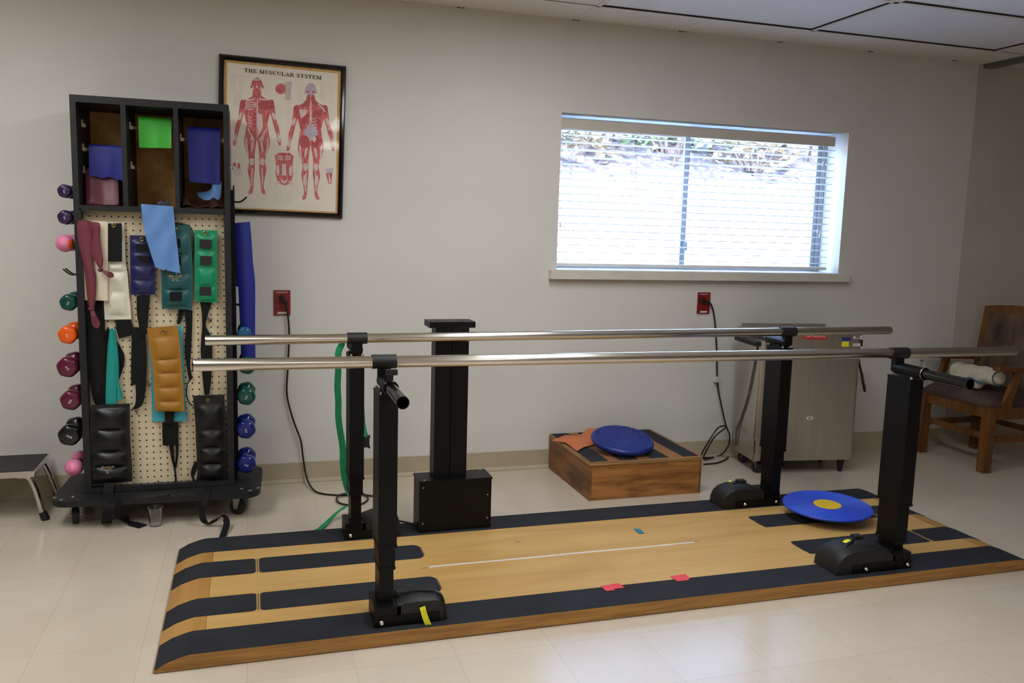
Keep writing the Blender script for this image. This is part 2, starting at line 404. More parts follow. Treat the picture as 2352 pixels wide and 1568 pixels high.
# curtain track on the ceiling at the right
t = thing('curtain_track', 'grey curtain track across the ceiling at far right', 'curtain track', (4.30, -1.2, H))
bm = B(); box(bm, 4.265, 4.335, -2.6, -.004, H-.028, H-.004); obj('rail', bm, mat('grey_track', (120, 120, 118), .4, .6), t, bevel=.004)
bm = B(); box(bm, 4.235, 4.365, -2.6, -.003, H-.004, H); obj('mounting_strip', bm, GRID, t)

# ------------------------------------------------------------------ window, blind, outside
w = thing('window_1', 'wide sliding window with grey metal frame above the sill', 'window', ((WX0+WX1)/2, .2, WZ0)); w['kind'] = 'structure'
ALU = mat('window_aluminium', (150, 152, 158), .45, .3, var=.05)
bm = B(); fw = .035
box(bm, WX0, WX1, .185, .24, WZ0, WZ0+.008); box(bm, WX0, WX1, .185, .24, WZ1-.035, WZ1); box(bm, WX0, WX0+fw, .185, .24, WZ0+.008, WZ1-.035); box(bm, WX1-fw, WX1, .185, .24, WZ0+.008, WZ1-.035)
obj('window_frame', bm, ALU, w, bevel=.003)
GLASS = glass_mat('window_glass', (.97, .985, 1.0), .05)
for (a, b, y) in ((WX0+fw, 2.43, .222), (2.385, WX1-fw, .200)):
    bm = B(); s_ = .026; sb_ = .016; z0, z1 = WZ0+.008, WZ1-.035
    box(bm, a, a+s_, y-.009, y+.009, z0, z1); box(bm, b-s_, b, y-.009, y+.009, z0, z1); box(bm, a+s_, b-s_, y-.009, y+.009, z0, z0+sb_); box(bm, a+s_, b-s_, y-.009, y+.009, z1-s_, z1)
    sa = obj('sash', bm, ALU, w, bevel=.002)
    bm = B(); box(bm, a+s_-.004, b-s_+.004, y-.002, y+.002, z0+sb_-.004, z1-s_+.004); obj('pane', bm, GLASS, sa)
bm = B(); box(bm, 2.405, 2.423, .172, .191, 1.19, 1.24); obj('latch', bm, ALU, w, bevel=.003)
bm = B(); box(bm, WX0-.045, WX1+.05, -.045, -.0005, WZ0-.043, WZ0+.004); box(bm, WX0+.001, WX1-.001, -.001, .184, WZ0-.0, WZ0+.004); struct('trim_6', bm, mat('window_sill_paint', (214, 208, 198), .45, var=.03), bevel=.003)
t = thing('window_blind', 'off-white horizontal slat blind lowered over the window', 'blind', ((WX0+WX1)/2, .08, WZ0+.02))
SLAT = mat('blind_slat', (232, 232, 232), .45, var=.02)
VAL = mat('blind_valance', (206, 198, 186), .5, var=.02)
bx0, bx1 = WX0+.014, 3.292
bm = B(); nsl = 18; zt, zb = 1.790, 1.130; ang = math.radians(3)
for i in range(nsl):
    z = zt-(zt-zb)*i/(nsl-1); prev = None
    rows = [[V((x, .075+.0235*math.cos(q)*.98, z+.0035*math.sin(q)-.0235*math.cos(q)*math.sin(ang))) for x in (bx0, bx1)] for q in (PI, PI*.75, PI*.5, PI*.25, 0)]
    grid(bm, rows, (0, 0, .0022))
obj('slats', bm, SLAT, t, smooth=0)
bm = B(); box(bm, bx0-.006, 3.275, .036, .046, 1.815, 1.868); box(bm, 3.266, 3.275, .046, .09, 1.815, 1.868); obj('valance', bm, VAL, t, bevel=.004)
bm = B(); box(bm, bx0, 3.285, .055, .10, 1.835, 1.872); obj('head_rail', bm, mat('blind_rail', (190, 192, 196), .35, .4), t)
bm = B(); box(bm, bx0, bx1, .052, .098, 1.095, 1.112); obj('bottom_rail', bm, SLAT, t, bevel=.004)
for x in (1.64, 2.02, 2.42, 2.80, 3.17):
    bm = B()
    for y in (.051, .099): tube(bm, [(x, y, 1.836), (x, y, 1.11)], .0008, 6)
    obj('ladder_cord', bm, IVORY, t)
for px, py, y in ((1286.5, 516, .045), (1892, 376, .045), (1879, 530, .045), (1884, 538, .049)):
    p = at(px, py, 'y', y)
    bm = B(); tube(bm, [p+V((0, 0, .012)), (p.x, p.y+.012, 1.832)], .001, 6); c_ = obj('pull_cord', bm, IVORY, t)
    bm = B(); lathe(bm, [(0, .014), (.004, .012), (.0045, .004), (.0075, -.006), (.007, -.014), (0, -.015)], p, n=12); obj('tassel', bm, WHITE, c_)
# outside: concrete apron, slope, planted bank
CONC = mat('outdoor_concrete', (236, 234, 230), .9, var=.05, scale=.9)
DIRT = mat('leaf_litter_soil', (46, 40, 44), .95, var=.5, scale=9, bump=.6, bscale=20)
bm = B(); nx = 24
prof = [(.26, .90), (.8, .95), (2.2, 1.22), (3.6, 1.60), (4.2, 1.78)]
grid(bm, [[V((-4+20*i/nx, y, z)) for i in range(nx+1)] for y, z in prof], (0, 0, -.1)); g1 = struct('ground_slope', bm, CONC)
bm = B(); box(bm, -4, 16, 4.2, 4.5, 1.6, 1.86); struct('kerb_wall', bm, CONC)
bm = B(); rr = random.Random(3)
grid(bm, [[V((-4+20*i/40, y, z+rr.uniform(-.12, .12))) for i in range(41)] for y, z in ((4.4, 1.74), (5.0, 2.1), (5.8, 2.5), (6.8, 3.0), (8, 3.5), (10, 4.1))], (0, 0, -.2)); struct('ground_bank', bm, DIRT)
LEAF = [mat('leaf_a', (72, 96, 56), .6, var=.25, scale=3), mat('leaf_b', (52, 72, 50), .6, var=.25, scale=3), mat('leaf_c', (98, 88, 70), .7, var=.25, scale=3)]
BARK = mat('bark', (46, 38, 36), .9, var=.2)
rr = random.Random(11)
def shrub(seed, r, n, lm, stems):
    q = random.Random(seed)
    root = bpy.data.objects.new('shrub', None); COL.objects.link(root)
    bm = B()
    for i in range(n):
        th, ph, d = q.uniform(0, 2*PI), math.acos(q.uniform(-.4, 1)), r*q.uniform(.35, 1)**.5
        p = V((math.cos(th)*math.sin(ph)*d, math.sin(th)*math.sin(ph)*d, r*.9+math.cos(ph)*d*.85))
        a = q.uniform(0, 2*PI); e = q.uniform(-.7, .7); L = q.uniform(.06, .13); d1 = V((math.cos(a)*math.cos(e), math.sin(a)*math.cos(e), math.sin(e))); d2 = d1.cross(V((q.uniform(-1, 1), q.uniform(-1, 1), 1))).normalized()*L*.32
        d1 *= L
        f = bm.faces.new([bm.verts.new(p+v) for v in (V((0, 0, 0)), d1*.4+d2, d1, d1*.4-d2)]); f.material_index = 0
    obj('foliage', bm, lm, root, local=True, smooth=0)
    bm = B()
    for i in range(stems):
        a = q.uniform(0, 2*PI); x, y = math.cos(a)*r*.6, math.sin(a)*r*.6
        tube(bm, [(0, 0, -.1), (x*.4, y*.4, r*.6), (x, y, r*1.3)], [.03, .02, .008], 6)
    obj('stems', bm, BARK, root, local=True)
    return root
protos = [shrub(21, .55, 420, LEAF[0], 5), shrub(22, .7, 520, LEAF[1], 6), shrub(23, .45, 300, LEAF[2], 7)]
SH = [(3.5, 5.0, 1.75, 2, 'straw coloured shrub at the left end of the bank outside the window'), (4.2, 5.4, 1.9, 0, 'bright green shrub in the left pane outside the window'), (4.75, 5.0, 1.8, 1, 'dull green shrub left of the window mullion outside'),
      (5.5, 5.6, 2.0, 0, 'bright green shrub behind the window mullion outside'), (5.95, 5.0, 1.72, 2, 'straw coloured low shrub outside the right pane'), (6.9, 5.3, 1.85, 1, 'dull green shrub outside the right end of the window'), (4.4, 7.0, 2.5, 1, 'large dull green shrub high on the bank behind the others'), (6.9, 7.2, 2.5, 0, 'bright green shrub high on the bank at right')]
used = set()
for (x, y, z, k, lab) in SH:
    if k not in used: o = protos[k]; used.add(k)
    else:
        o = protos[k].copy(); COL.objects.link(o)
        for ch in list(protos[k].children):
            c_ = ch.copy(); c_.parent = o; COL.objects.link(c_)
    o.location = (x, y, z); o.rotation_euler = (0, 0, rr.uniform(0, 6)); s_ = rr.uniform(.9, 1.35); o.scale = (s_, s_, s_); tag(o, lab, 'shrub', 'shrubs on the bank outside the window')
for k, (x, y, z, r, lab) in enumerate(((3.75, 4.72, 1.86, .10, 'pale rounded rock under the straw shrub outside the window'), (4.95, 4.75, 1.88, .13, 'pale rock on the bank outside beside the window mullion'), (5.5, 4.75, 1.86, .09, 'small pale rock outside the right pane'), (6.6, 4.75, 1.87, .12, 'pale rock outside at the right end of the bank'))):
    bm = B(); bmesh.ops.create_icosphere(bm, subdivisions=3, radius=1)
    q = random.Random(k)
    for v in bm.verts: v.co = V((v.co.x*r*1.5, v.co.y*r, v.co.z*r*.7))*(1+.12*math.sin(v.co.x*5+k)*math.cos(v.co.z*4))
    bmesh.ops.translate(bm, vec=(x, y, z), verts=bm.verts)
    tag(obj('rock', bm, mat('pale_rock', (120, 126, 118), .9, var=.15, scale=4)), lab, 'rock', 'rocks on the bank outside')

exec_parts = []
# ------------------------------------------------------------------ framed anatomy chart
PY = -.022
def P3(x, y, d=0): return at(*c3(x, y), 'y', PY-d)
cor = [at(503, 122, 'y', PY-.006), at(796, 151, 'y', PY-.006), at(787, 502, 'y', PY-.006), at(497, 489, 'y', PY-.006)]   # frame outline
t = thing('framed_poster', 'framed anatomy chart of the muscles hung on the wall behind the rack', 'poster', (.16, -.001, 1.31))
bm = B()
def inset(q, d):
    c_ = sum(q, V())/4; o_ = []
    for i in range(4):
        a = (q[i-1]-q[i]).normalized(); b = (q[(i+1) % 4]-q[i]).normalized(); o_.append(q[i]+(a+b)*d)
    return o_
prof = [(0, -.001), (0, -.016), (.006, -.024), (.016, -.026), (.022, -.020), (.024, -.012), (.024, -.001)]
rings = [[V((p.x, y, p.z)) for p in inset(cor, d)] for d, y in prof]
vr = [[bm.verts.new(p) for p in r] for r in rings]
for a, b in zip(vr, vr[1:]+vr[:1]):
    for k in range(4): bm.faces.new((a[k], a[(k+1) % 4], b[(k+1) % 4], b[k]))
obj('frame', bm, BLACKG, t, smooth=20)
q = inset(cor, .022); bm = B(); prism(bm, [V((p.x, -.001, p.z)) for p in q], (0, -.008, 0)); obj('mat_board', bm, mat('tan_mat_board', (228, 178, 108), .75, var=.1, scale=60), t, smooth=0)
# printed sheet: layered flat ink shapes
CREAM = mat('printed_paper', (246, 235, 220), .6, var=.02, scale=4)
INKR = mat('ink_muscle_red', (222, 124, 122), .6, var=.2, scale=70, stretch=(2.5, 1, .5), lo=(184, 62, 68)); INKD = mat('ink_dark_red', (204, 92, 94), .6, var=.15, scale=90, stretch=(2, 1, .8), lo=(160, 52, 58)); INKW = mat('ink_tendon', (234, 212, 210), .6, var=.08, scale=80)
INKG = mat('ink_grey', (214, 205, 192), .6, var=.1, scale=90); INKK = mat('ink_black', (34, 30, 30), .6); INKB = mat('ink_lilac', (196, 186, 204), .6, var=.06, scale=60)
bm = B(); LAY = [0]
def ink(pts, mi):
    LAY[0] += 1; d = -.0132+.0000 ; y = -.0105-LAY[0]*.0000018
    vs = []
    for x, yy in pts:
        p = at(*c3(x, yy), 'y', -.0105); vs.append(bm.verts.new(V((p.x, y, p.z))))
    try: bm.faces.new(vs).material_index = mi
    except ValueError: pass
def limb(pts, mi, k=5):
    """tapered stroke: (x, y, halfwidth)"""
    q = catmull([V(p) for p in pts], k); L, R = [], []
    for i, p in enumerate(q):
        tt = (q[min(i+1, len(q)-1)]-q[max(i-1, 0)]); tt.z = 0; tt.normalize(); nn = V((-tt.y, tt.x, 0)); L.append(p+nn*p.z); R.append(p-nn*p.z)
    ink([(a.x, a.y) for a in L]+[(a.x, a.y) for a in reversed(R)], mi)
def ell(x, y, rx, ry, mi, a=0): ink([(x+rx*math.cos(k/20*2*PI)*math.cos(a)-ry*math.sin(k/20*2*PI)*math.sin(a), y+rx*math.cos(k/20*2*PI)*math.sin(a)+ry*math.sin(k/20*2*PI)*math.cos(a)) for k in range(20)], mi)
ink([(157, 163), (1105, 257), (1083, 1442), (140, 1400)], 0)
def figure(cx, top, sh, back=False):
    X = lambda v: cx+v
    T = top; K = 1.0
    # arms, legs, trunk, head as tapered strokes with muscle shapes on top
    for s in (-1, 1):
        limb([(X(s*118), T+215, 26), (X(s*132), T+290, 24), (X(s*142), T+345, 16), (X(s*168), T+430, 20), (X(s*182), T+510, 10), (X(s*190), T+545, 15), (X(s*196), T+575, 9)], 1)
        limb([(X(s*50), T+470, 48), (X(s*58), T+560, 52), (X(s*52), T+650, 34), (X(s*44), T+715, 24), (X(s*50), T+790, 30), (X(s*46), T+880, 17), (X(s*44), T+940, 13), (X(s*56), T+985, 17)], 1)
        limb([(X(s*82), T+470, 6), (X(s*92), T+560, 8), (X(s*76), T+680, 5)], 3); limb([(X(s*34), T+540, 7), (X(s*44), T+600, 9), (X(s*50), T+640, 4)], 3)
        limb([(X(s*46), T+690, 16), (X(s*44), T+725, 20), (X(s*44), T+752, 12)], 3); limb([(X(s*40), T+770, 4), (X(s*46), T+860, 7), (X(s*42), T+930, 5)], 3)
        limb([(X(s*134), T+300, 9), (X(s*144), T+335, 12), (X(s*152), T+365, 5)], 3); limb([(X(s*176), T+470, 3), (X(s*188), T+530, 9), (X(s*192), T+566, 8)], 3)
        for f in range(4): limb([(X(s*(184+f*5)), T+548, 3), (X(s*(186+f*6)), T+582, 3)], 1, 2)
        limb([(X(s*42), T+955, 9), (X(s*58), T+985, 13), (X(s*70), T+996, 8)], 1, 3)
    ink([(X(-30), T+150), (X(30), T+150), (X(70), T+178), (X(128), T+196), (X(146), T+240), (X(112), T+300), (X(88), T+400), (X(100), T+470), (X(92), T+520), (X(0), T+540), (X(-92), T+520), (X(-100), T+470), (X(-88), T+400), (X(-112), T+300), (X(-146), T+240), (X(-128), T+196), (X(-70), T+178)], 1)
    limb([(X(0), T+90, 34), (X(0), T+150, 38), (X(0), T+185, 52)], 1)
    ell(X(0), T+62, 48, 62, 5 if back else 1); ell(X(-50), T+78, 6, 15, 2 if not back else 5); ell(X(50), T+78, 6, 15, 2 if not back else 5)
    if not back:
        limb([(X(3), T+175, 3), (X(2), T+300, 6), (X(2), T+520, 3)], 3); ink([(X(8), T+300), (X(44), T+320), (X(50), T+430), (X(10), T+500)], 3)
        for s in (-1, 1):
            ell(X(s*62), T+235, 54, 44, 2 if s > 0 else 3); ell(X(s*124), T+230, 24, 42, 2); ell(X(s*17), T+34, 15, 13, 2); ell(X(s*18), T+64, 11, 4, 2); ell(X(s*30), T+88, 10, 18, 3, .2); ell(X(s*20), T+84, 9, 12, 2); limb([(X(s*14), T+180, 3), (X(s*60), T+190, 6), (X(s*110), T+186, 4)], 3)
        [limb([(X(-104), T+212+k*16, 3), (X(-60), T+204+k*19, 6), (X(-18), T+206+k*17, 4)], 1, 3) for k in range(4)]; ell(X(0), T+18, 34, 10, 5); ell(X(0), T+80, 7, 12, 3); ell(X(0), T+106, 16, 5, 2)
        for k in range(4): ink([(X(-38), T+300+k*34), (X(-4), T+296+k*34), (X(-4), T+322+k*34), (X(-36), T+326+k*34)], 2)
        for k in range(5): limb([(X(-78), T+330+k*26, 3), (X(-52), T+346+k*26, 4)], 3, 2)
        for s in (-1, 1): limb([(X(s*80), T+440, 4), (X(s*40), T+510, 7), (X(s*18), T+540, 5)], 3)
        ell(X(46), T+520, 11, 20, 3); ell(X(-46), T+520, 11, 20, 3)
    else:
        limb([(X(0), T+118, 4), (X(0), T+300, 9), (X(0), T+420, 5)], 3); ink([(X(0), T+330), (X(54), T+400), (X(64), T+440), (X(0), T+505), (X(-66), T+430), (X(-50), T+400)], 5)
        for s in (-1, 1):
            ell(X(s*24), T+78, 14, 12, 1); ell(X(s*30), T+96, 18, 7, 3); limb([(X(s*14), T+100, 8), (X(s*26), T+160, 20), (X(s*80), T+200, 12)], 2)
            ell(X(s*124), T+230, 24, 42, 2); ink([(X(s*30), T+230), (X(s*100), T+225), (X(s*84), T+300), (X(s*40), T+270)], 3 if s < 0 else 2)
            limb([(X(s*20), T+270, 10), (X(s*60), T+330, 22), (X(s*80), T+400, 9)], 2)
            ell(X(s*54), T+505, 46, 56, 2); limb([(X(s*50), T+790, 10), (X(s*50), T+830, 17), (X(s*46), T+875, 10)], 3)
        ell(X(30), T+480, 16, 26, 3); limb([(X(60), T+180, 4), (X(100), T+215, 7), (X(124), T+250, 5)], 3)
        for k in range(5): limb([(X(16), T+310+k*26, 3), (X(52), T+300+k*26, 4)], 3, 2)
# small studies: throat, abdominal wall, hand, foot
ell(618, 388, 50, 46, 1); ink([(650, 330), (712, 325), (700, 480), (650, 482)], 4)
for k in range(6): limb([(580+k*14, 360, 3), (590+k*14, 412, 3)], 2, 2)
for k in range(6): ell(690, 340+k*26, 12, 8, 5)
ink([(565, 960), (600, 935), (690, 935), (725, 965), (716, 1060), (722, 1120), (700, 1200), (648, 1215), (590, 1195), (568, 1110), (576, 1050)], 1)
ink([(628, 1030), (660, 1030), (664, 1130), (624, 1130)], 3); [limb([(585+k*4, 968+k*13, 3), (612, 962+k*13, 4), (636, 972+k*13, 3)], 3, 3) for k in range(3)]; [limb([(654, 972+k*13, 3), (680, 964+k*13, 4), (706-k*4, 972+k*13, 3)], 3, 3) for k in range(3)]; ell(590, 1085, 15, 46, 3); ell(700, 1090, 15, 46, 3); ink([(612, 1145), (630, 1170), (645, 1178), (660, 1170), (678, 1145), (668, 1190), (645, 1202), (622, 1190)], 3)
for s in (-1, 1): limb([(645+s*40, 1185, 12), (645+s*70, 1200, 8), (645+s*68, 1228, 4)], 3)
for k in range(5): limb([(222+k*10, 1050, 6), (215+k*16, 1110, 5), (214+k*17, 1135, 3)], 3, 3)
ell(218, 1040, 16, 24, 1); ell(256, 1048, 12, 26, 1)
for k in range(5): limb([(1014+k*10, 1110, 5), (1010+k*13, 1065, 4)], 5, 2)
ink([(1000, 1110), (1058, 1110), (1050, 1200), (1024, 1200)], 1); limb([(1030, 1120, 4), (1036, 1190, 9)], 3)
def lines(x, y, w_, n, sp, seed, mi=4):
    q = random.Random(seed)
    for k in range(n):
        ww = w_*q.uniform(.55, 1); ink([(x, y+k*sp), (x+ww, y+k*sp+ww*.095), (x+ww, y+k*sp+ww*.095+1.7), (x, y+k*sp+1.7)], mi)
for (x, y, w_, n, sp, sd) in ((182, 258, 62, 16, 10, 1), (256, 270, 50, 16, 10, 2), (950, 330, 60, 17, 10, 3), (1030, 345, 44, 17, 10, 4), (548, 1242, 90, 12, 10, 5), (652, 1256, 80, 11, 10, 6), (750, 1385, 290, 2, 18, 7), (205, 970, 44, 2, 9, 8), (1002, 1028, 40, 2, 9, 9), (572, 292, 130, 1, 9, 10), (382, 275, 74, 1, 9, 11), (838, 318, 76, 1, 9, 12), (576, 910, 138, 1, 9, 13), (195, 640, 50, 12, 18, 14), (195, 1150, 80, 8, 16, 15), (210, 430, 90, 14, 8, 16), (570, 520, 70, 20, 17, 17), (660, 480, 70, 22, 17, 18), (470, 330, 52, 10, 12, 19), (760, 400, 66, 7, 14, 20), (955, 900, 66, 16, 13, 21), (500, 1000, 46, 14, 18, 22), (740, 930, 50, 22, 17, 23), (940, 1110, 50, 14, 14, 24)): lines(x, y, w_, n, sp, sd)
figure(412, 292, 0); figure(872, 338, 0, True)
# slab-serif title lettering
def title(s, x, y, adv_dir, hgt):
    th, ts = .26, .10       # heavy stem, thin stroke
    def R(a, b, c_, d_): return [(a, b), (c_, b), (c_, d_), (a, d_)]
    def arc(cx, cy, rx, ry, a0, a1, w0, w1, n=10):
        o_, i_ = [], []
        for k in range(n+1):
            a = a0+(a1-a0)*k/n; ww = w0+(w1-w0)*math.sin(PI*k/n); o_.append((cx+rx*math.cos(a), cy+ry*math.sin(a))); i_.append((cx+(rx-ww)*math.cos(a), cy+(ry-ww*.7)*math.sin(a)))
        return o_+i_[::-1]
    G = {'T': (.85, [R(.30, 0, .55, 1), R(0, .86, .85, 1), R(0, .66, .10, .9), R(.75, .66, .85, .9), R(.18, 0, .67, .09)]),
         'H': (.98, [R(.12, 0, .36, 1), R(.62, 0, .86, 1), R(.3, .45, .7, .56), R(0, 0, .46, .09), R(0, .91, .46, 1), R(.52, 0, .98, .09), R(.52, .91, .98, 1)]),
         'E': (.84, [R(.12, 0, .36, 1), R(0, 0, .84, .1), R(0, .9, .8, 1), R(.3, .46, .6, .56), R(.52, .36, .6, .66), R(.74, 0, .84, .32), R(.7, .7, .8, 1)]),
         'M': (1.16, [R(.12, 0, .24, 1), R(.82, 0, 1.06, 1), [(.12, 1), (.38, 1), (.66, .2), (.52, 0)], [(.9, 1), (1.0, 1), (.62, 0), (.52, 0)], R(0, 0, .36, .09), R(0, .91, .3, 1), R(.7, 0, 1.16, .09), R(.86, .91, 1.16, 1)]),
         'U': (.94, [R(.12, .3, .36, 1), R(.68, .3, .78, 1), R(0, .91, .46, 1), R(.54, .91, .94, 1), arc(.45, .32, .33, .34, PI, 2*PI, .2, .1)]),
         'S': (.74, [arc(.36, .72, .32, .29, .3, PI*1.25, .12, .2), arc(.38, .28, .34, .29, -PI*.85, PI*.35, .12, .22), [(.1, .66), (.26, .74), (.66, .36), (.5, .26)], R(.6, .7, .69, 1), R(.03, 0, .12, .32)]),
         'C': (.86, [arc(.45, .5, .43, .52, .7, 2*PI-.7, .1, .27, 16), R(.72, .66, .82, 1.0)]),
         'L': (.8, [R(.12, 0, .36, 1), R(0, 0, .8, .1), R(0, .91, .48, 1), R(.7, 0, .8, .36)]),
         'A': (.98, [[(.42, 1), (.56, 1), (.94, 0), (.68, 0)], [(.42, 1), (.5, 1), (.2, 0), (.1, 0)], R(.24, .28, .72, .37), R(0, 0, .34, .09), R(.54, 0, .98, .09)]),
         'R': (.98, [R(.12, 0, .36, 1), R(0, 0, .46, .09), R(0, .91, .5, 1), R(.3, .45, .5, .54), arc(.5, .725, .32, .275, -PI/2, PI/2, .1, .24), [(.44, .5), (.62, .5), (.94, 0), (.68, 0)], R(.66, 0, .98, .09)]),
         'Y': (.92, [R(.34, 0, .58, .5), R(.22, 0, .7, .09), [(.06, 1), (.32, 1), (.58, .5), (.34, .44)], [(.74, 1), (.84, 1), (.58, .46), (.48, .5)], R(0, .91, .42, 1), R(.6, .91, .92, 1)]), ' ': (.42, [])}
    tot = sum(G[c_][0]+.07 for c_ in s); k = adv_dir[2]/tot; cur = 0
    for ch in s:
        wd, polys = G[ch]
        for pl in polys: ink([(x+(cur+a)*k, y+(cur+a)*k*adv_dir[1]-b*hgt) for a, b in pl], 6)
        cur += wd+.07
title('THE MUSCULAR SYSTEM', 303, 244, (1, .1, 664), 32)
obj('printed_sheet', bm, [CREAM, INKR, INKD, INKW, INKG, INKB, INKK], t, smooth=0)
q = inset(cor, .0235); bm = B(); prism(bm, [V((p.x, -.0122, p.z)) for p in q], (0, -.001, 0)); obj('glazing', bm, glass_mat('poster_glazing', (1, 1, 1), .05, .2), t, smooth=0)

# ------------------------------------------------------------------ wall outlets and cords
def outlet(x0, x1, label):
    t = thing('wall_outlet', label, 'outlet', ((x0+x1)/2, -.001, .842), group='red emergency outlets')
    bm = B(); box(bm, x0, x1, -.007, -.0005, .842, .963); obj('cover_plate', bm, RED, t, bevel=.003)
    xc = (x0+x1)/2
    for z in (.928, .876):
        bm = B(); lathe(bm, [(0, 0), (.0165, 0), (.0165, .0022), (0, .0022)], (xc, -.0068, z), (0, -1, 0), 24); rc = obj('receptacle', bm, RED, t)
        bm = B()
        for dx, dz in ((-.006, .003), (.006, .003), (0, -.008)): box(bm, xc+dx-.0012, xc+dx+.0012, -.0096, -.0088, z+dz-.004, z+dz+.004)
        obj('slots', bm, DARK, rc)
    bm = B(); text_bm(bm, 'EMERGENCY', (xc, -.0072, .9525), (1, 0, 0), (0, 0, 1), .0095); obj('lettering', bm, WHITE, t, smooth=0)
    bm = B(); box(bm, xc-.022, xc+.022, -.0082, -.0069, .848, .858); obj('sticker', bm, mat('sticker_white', (214, 210, 204), .5), t)
    return xc
xa = outlet(.113, .190, 'red emergency outlet plate on the wall to the right of the rack')
xb = outlet(2.409, 2.487, 'red emergency outlet plate on the wall below the window')
def cord(name, label, pts, r, plug, drop):
    t = thing(name, label, 'power cord', plug)
    bm = B(); tube(bm, catmull(pts, 8), r, 10); obj('cable', bm, CABLE, t)
    bm = B(); p = V(plug); d = V(drop).normalized()
    tube(bm, [p+V((0, .018, 0)), p, p+V((0, -.006, 0))], [.012, .013, .010], 14); tube(bm, [p, p+d*.022, p+d*.036], [.010, .009, .005], 12); obj('plug', bm, RUBBER, t)
    return t
z0 = .005
a = at(648, 684, 'y', -.028)
cord('power_cord', 'black power cord from the left red outlet down to the floor', [a, at(657, 700, 'y', -.026), at(664, 760, 'y', -.02), at(661, 845, 'y', -.02), at(659, 905, 'y', -.02), at(672, 960, 'y', -.02), at(690, 1010, 'y', -.022), at(696, 1050, 'y', -.024), at(703, 1092, 'y', -.03), at(716, 1120, 'z', .012), at(738, 1133, 'z', z0), at(790, 1137, 'z', z0), at(828, 1132, 'z', z0), at(845, 1146, 'z', z0), at(820, 1160, 'z', z0), at(780, 1155, 'z', z0+.003), at(775, 1140, 'z', z0+.006), at(800, 1133, 'z', z0+.012), at(850, 1138, 'z', z0), at(880, 1145, 'z', z0), at(900, 1158, 'z', z0), at(860, 1168, 'z', z0), at(832, 1178, 'z', z0+.002)], .0045, a, (1, 0, -1.2))
a = at(1615, 690, 'y', -.028); yb_ = -.02
cord('power_cord', 'black power cord looping from the right red outlet beside the steel cabinet', [a, at(1632, 697, 'y', -.03), at(1641, 730, 'y', -.025), at(1646, 800, 'y', yb_), at(1648, 880, 'y', yb_), at(1658, 935, 'y', yb_-.02), at(1668, 978, 'y', -.06), at(1676, 1000, 'y', -.07), at(1672, 1025, 'y', -.075), at(1652, 1046, 'z', .012), at(1612, 1048, 'z', .02), at(1630, 1010, 'y', -.085), at(1650, 982, 'y', -.075), at(1668, 980, 'y', -.068), at(1640, 1005, 'y', -.10), at(1616, 1050, 'z', .022), at(1630, 1052, 'z', .008), at(1660, 1042, 'z', .005), at(1672, 1050, 'z', .005), at(1650, 1062, 'z', .005), at(1616, 1066, 'z', .005)], .0045, a, (1, 0, -.3))
bm = B(); p = at(1646, 871, 'y', -.025); box(bm, p.x-.011, p.x+.011, -.034, -.006, p.z-.016, p.z+.016); tag(obj('cable_clip', bm, mat('clear_plastic_clip', (206, 204, 198), .25), bevel=.003), 'small clear cable clip holding the cord on the wall below the window', 'cable clip')

# ------------------------------------------------------------------ weight rack
RX0, RX1, RYF, RYB = -.674, -.073, -.40, -.07
PEGY = -.345
rk = thing('weight_rack', 'tall black rolling rack with three cubbies above a cream pegboard', 'storage rack', (-.374, -.27, 0))
bm = B(); zT = 1.768; zB = .128; tk = .022
box(bm, RX0, RX0+tk, RYF, RYB, 1.325, zT); box(bm, RX1-tk, RX1, RYF, RYB, 1.325, zT); box(bm, RX0+tk, RX1-tk, RYF, RYB, zT-.028, zT)
box(bm, RX0+tk, RX1-tk, RYF, RYB, 1.312, 1.335)
for a, b in ((-.489, -.470), (-.290, -.272)): box(bm, a, b, RYF, RYB-.012, 1.335, zT-.028)
obj('cubby_case', bm, BLACKP, rk, bevel=.0025)
bm = B(); box(bm, RX0+tk, RX1-tk, -.082, -.072, 1.335, zT-.028); obj('back_panel', bm, CARD, rk)
bm = B()
for a, b in ((RX0, RX0+.026), (RX1-.026, RX1)):
    box(bm, a, b, RYF, RYF+.05, zB, 1.325); box(bm, a, b, RYB-.05, RYB, zB, 1.325); box(bm, a+.003, b-.003, RYF+.05, RYB-.05, zB+.9, 1.0+zB)
box(bm, RX0+.026, RX1-.026, RYF, RYF+.03, zB, zB+.022); box(bm, RX0+.026, RX1-.026, RYB-.03, RYB, zB, zB+.022)
obj('upright_frame', bm, BLACKP, rk, bevel=.002)
PEG_X = -.625 - (-.374); PEG_Z = 1.291
PEG = peg_mat()
bm = B(); box(bm, RX0+.014, RX1-.022, PEGY, PEGY+.006, zB+.012, 1.312); obj('pegboard', bm, PEG, rk)
bm = B()
for q in (c1(281, 895), c1(1172, 917), c2(1160, 158), c2(1168, 592), c2(738, 1190), c2(292, 610), c1(1196, 1196)):
    p = at(*q, 'y', PEGY); lathe(bm, [(0, .004), (.003, .0035), (.0045, 0)], p, (0, -1, 0), 10)
obj('screws', bm, ZINC, rk)
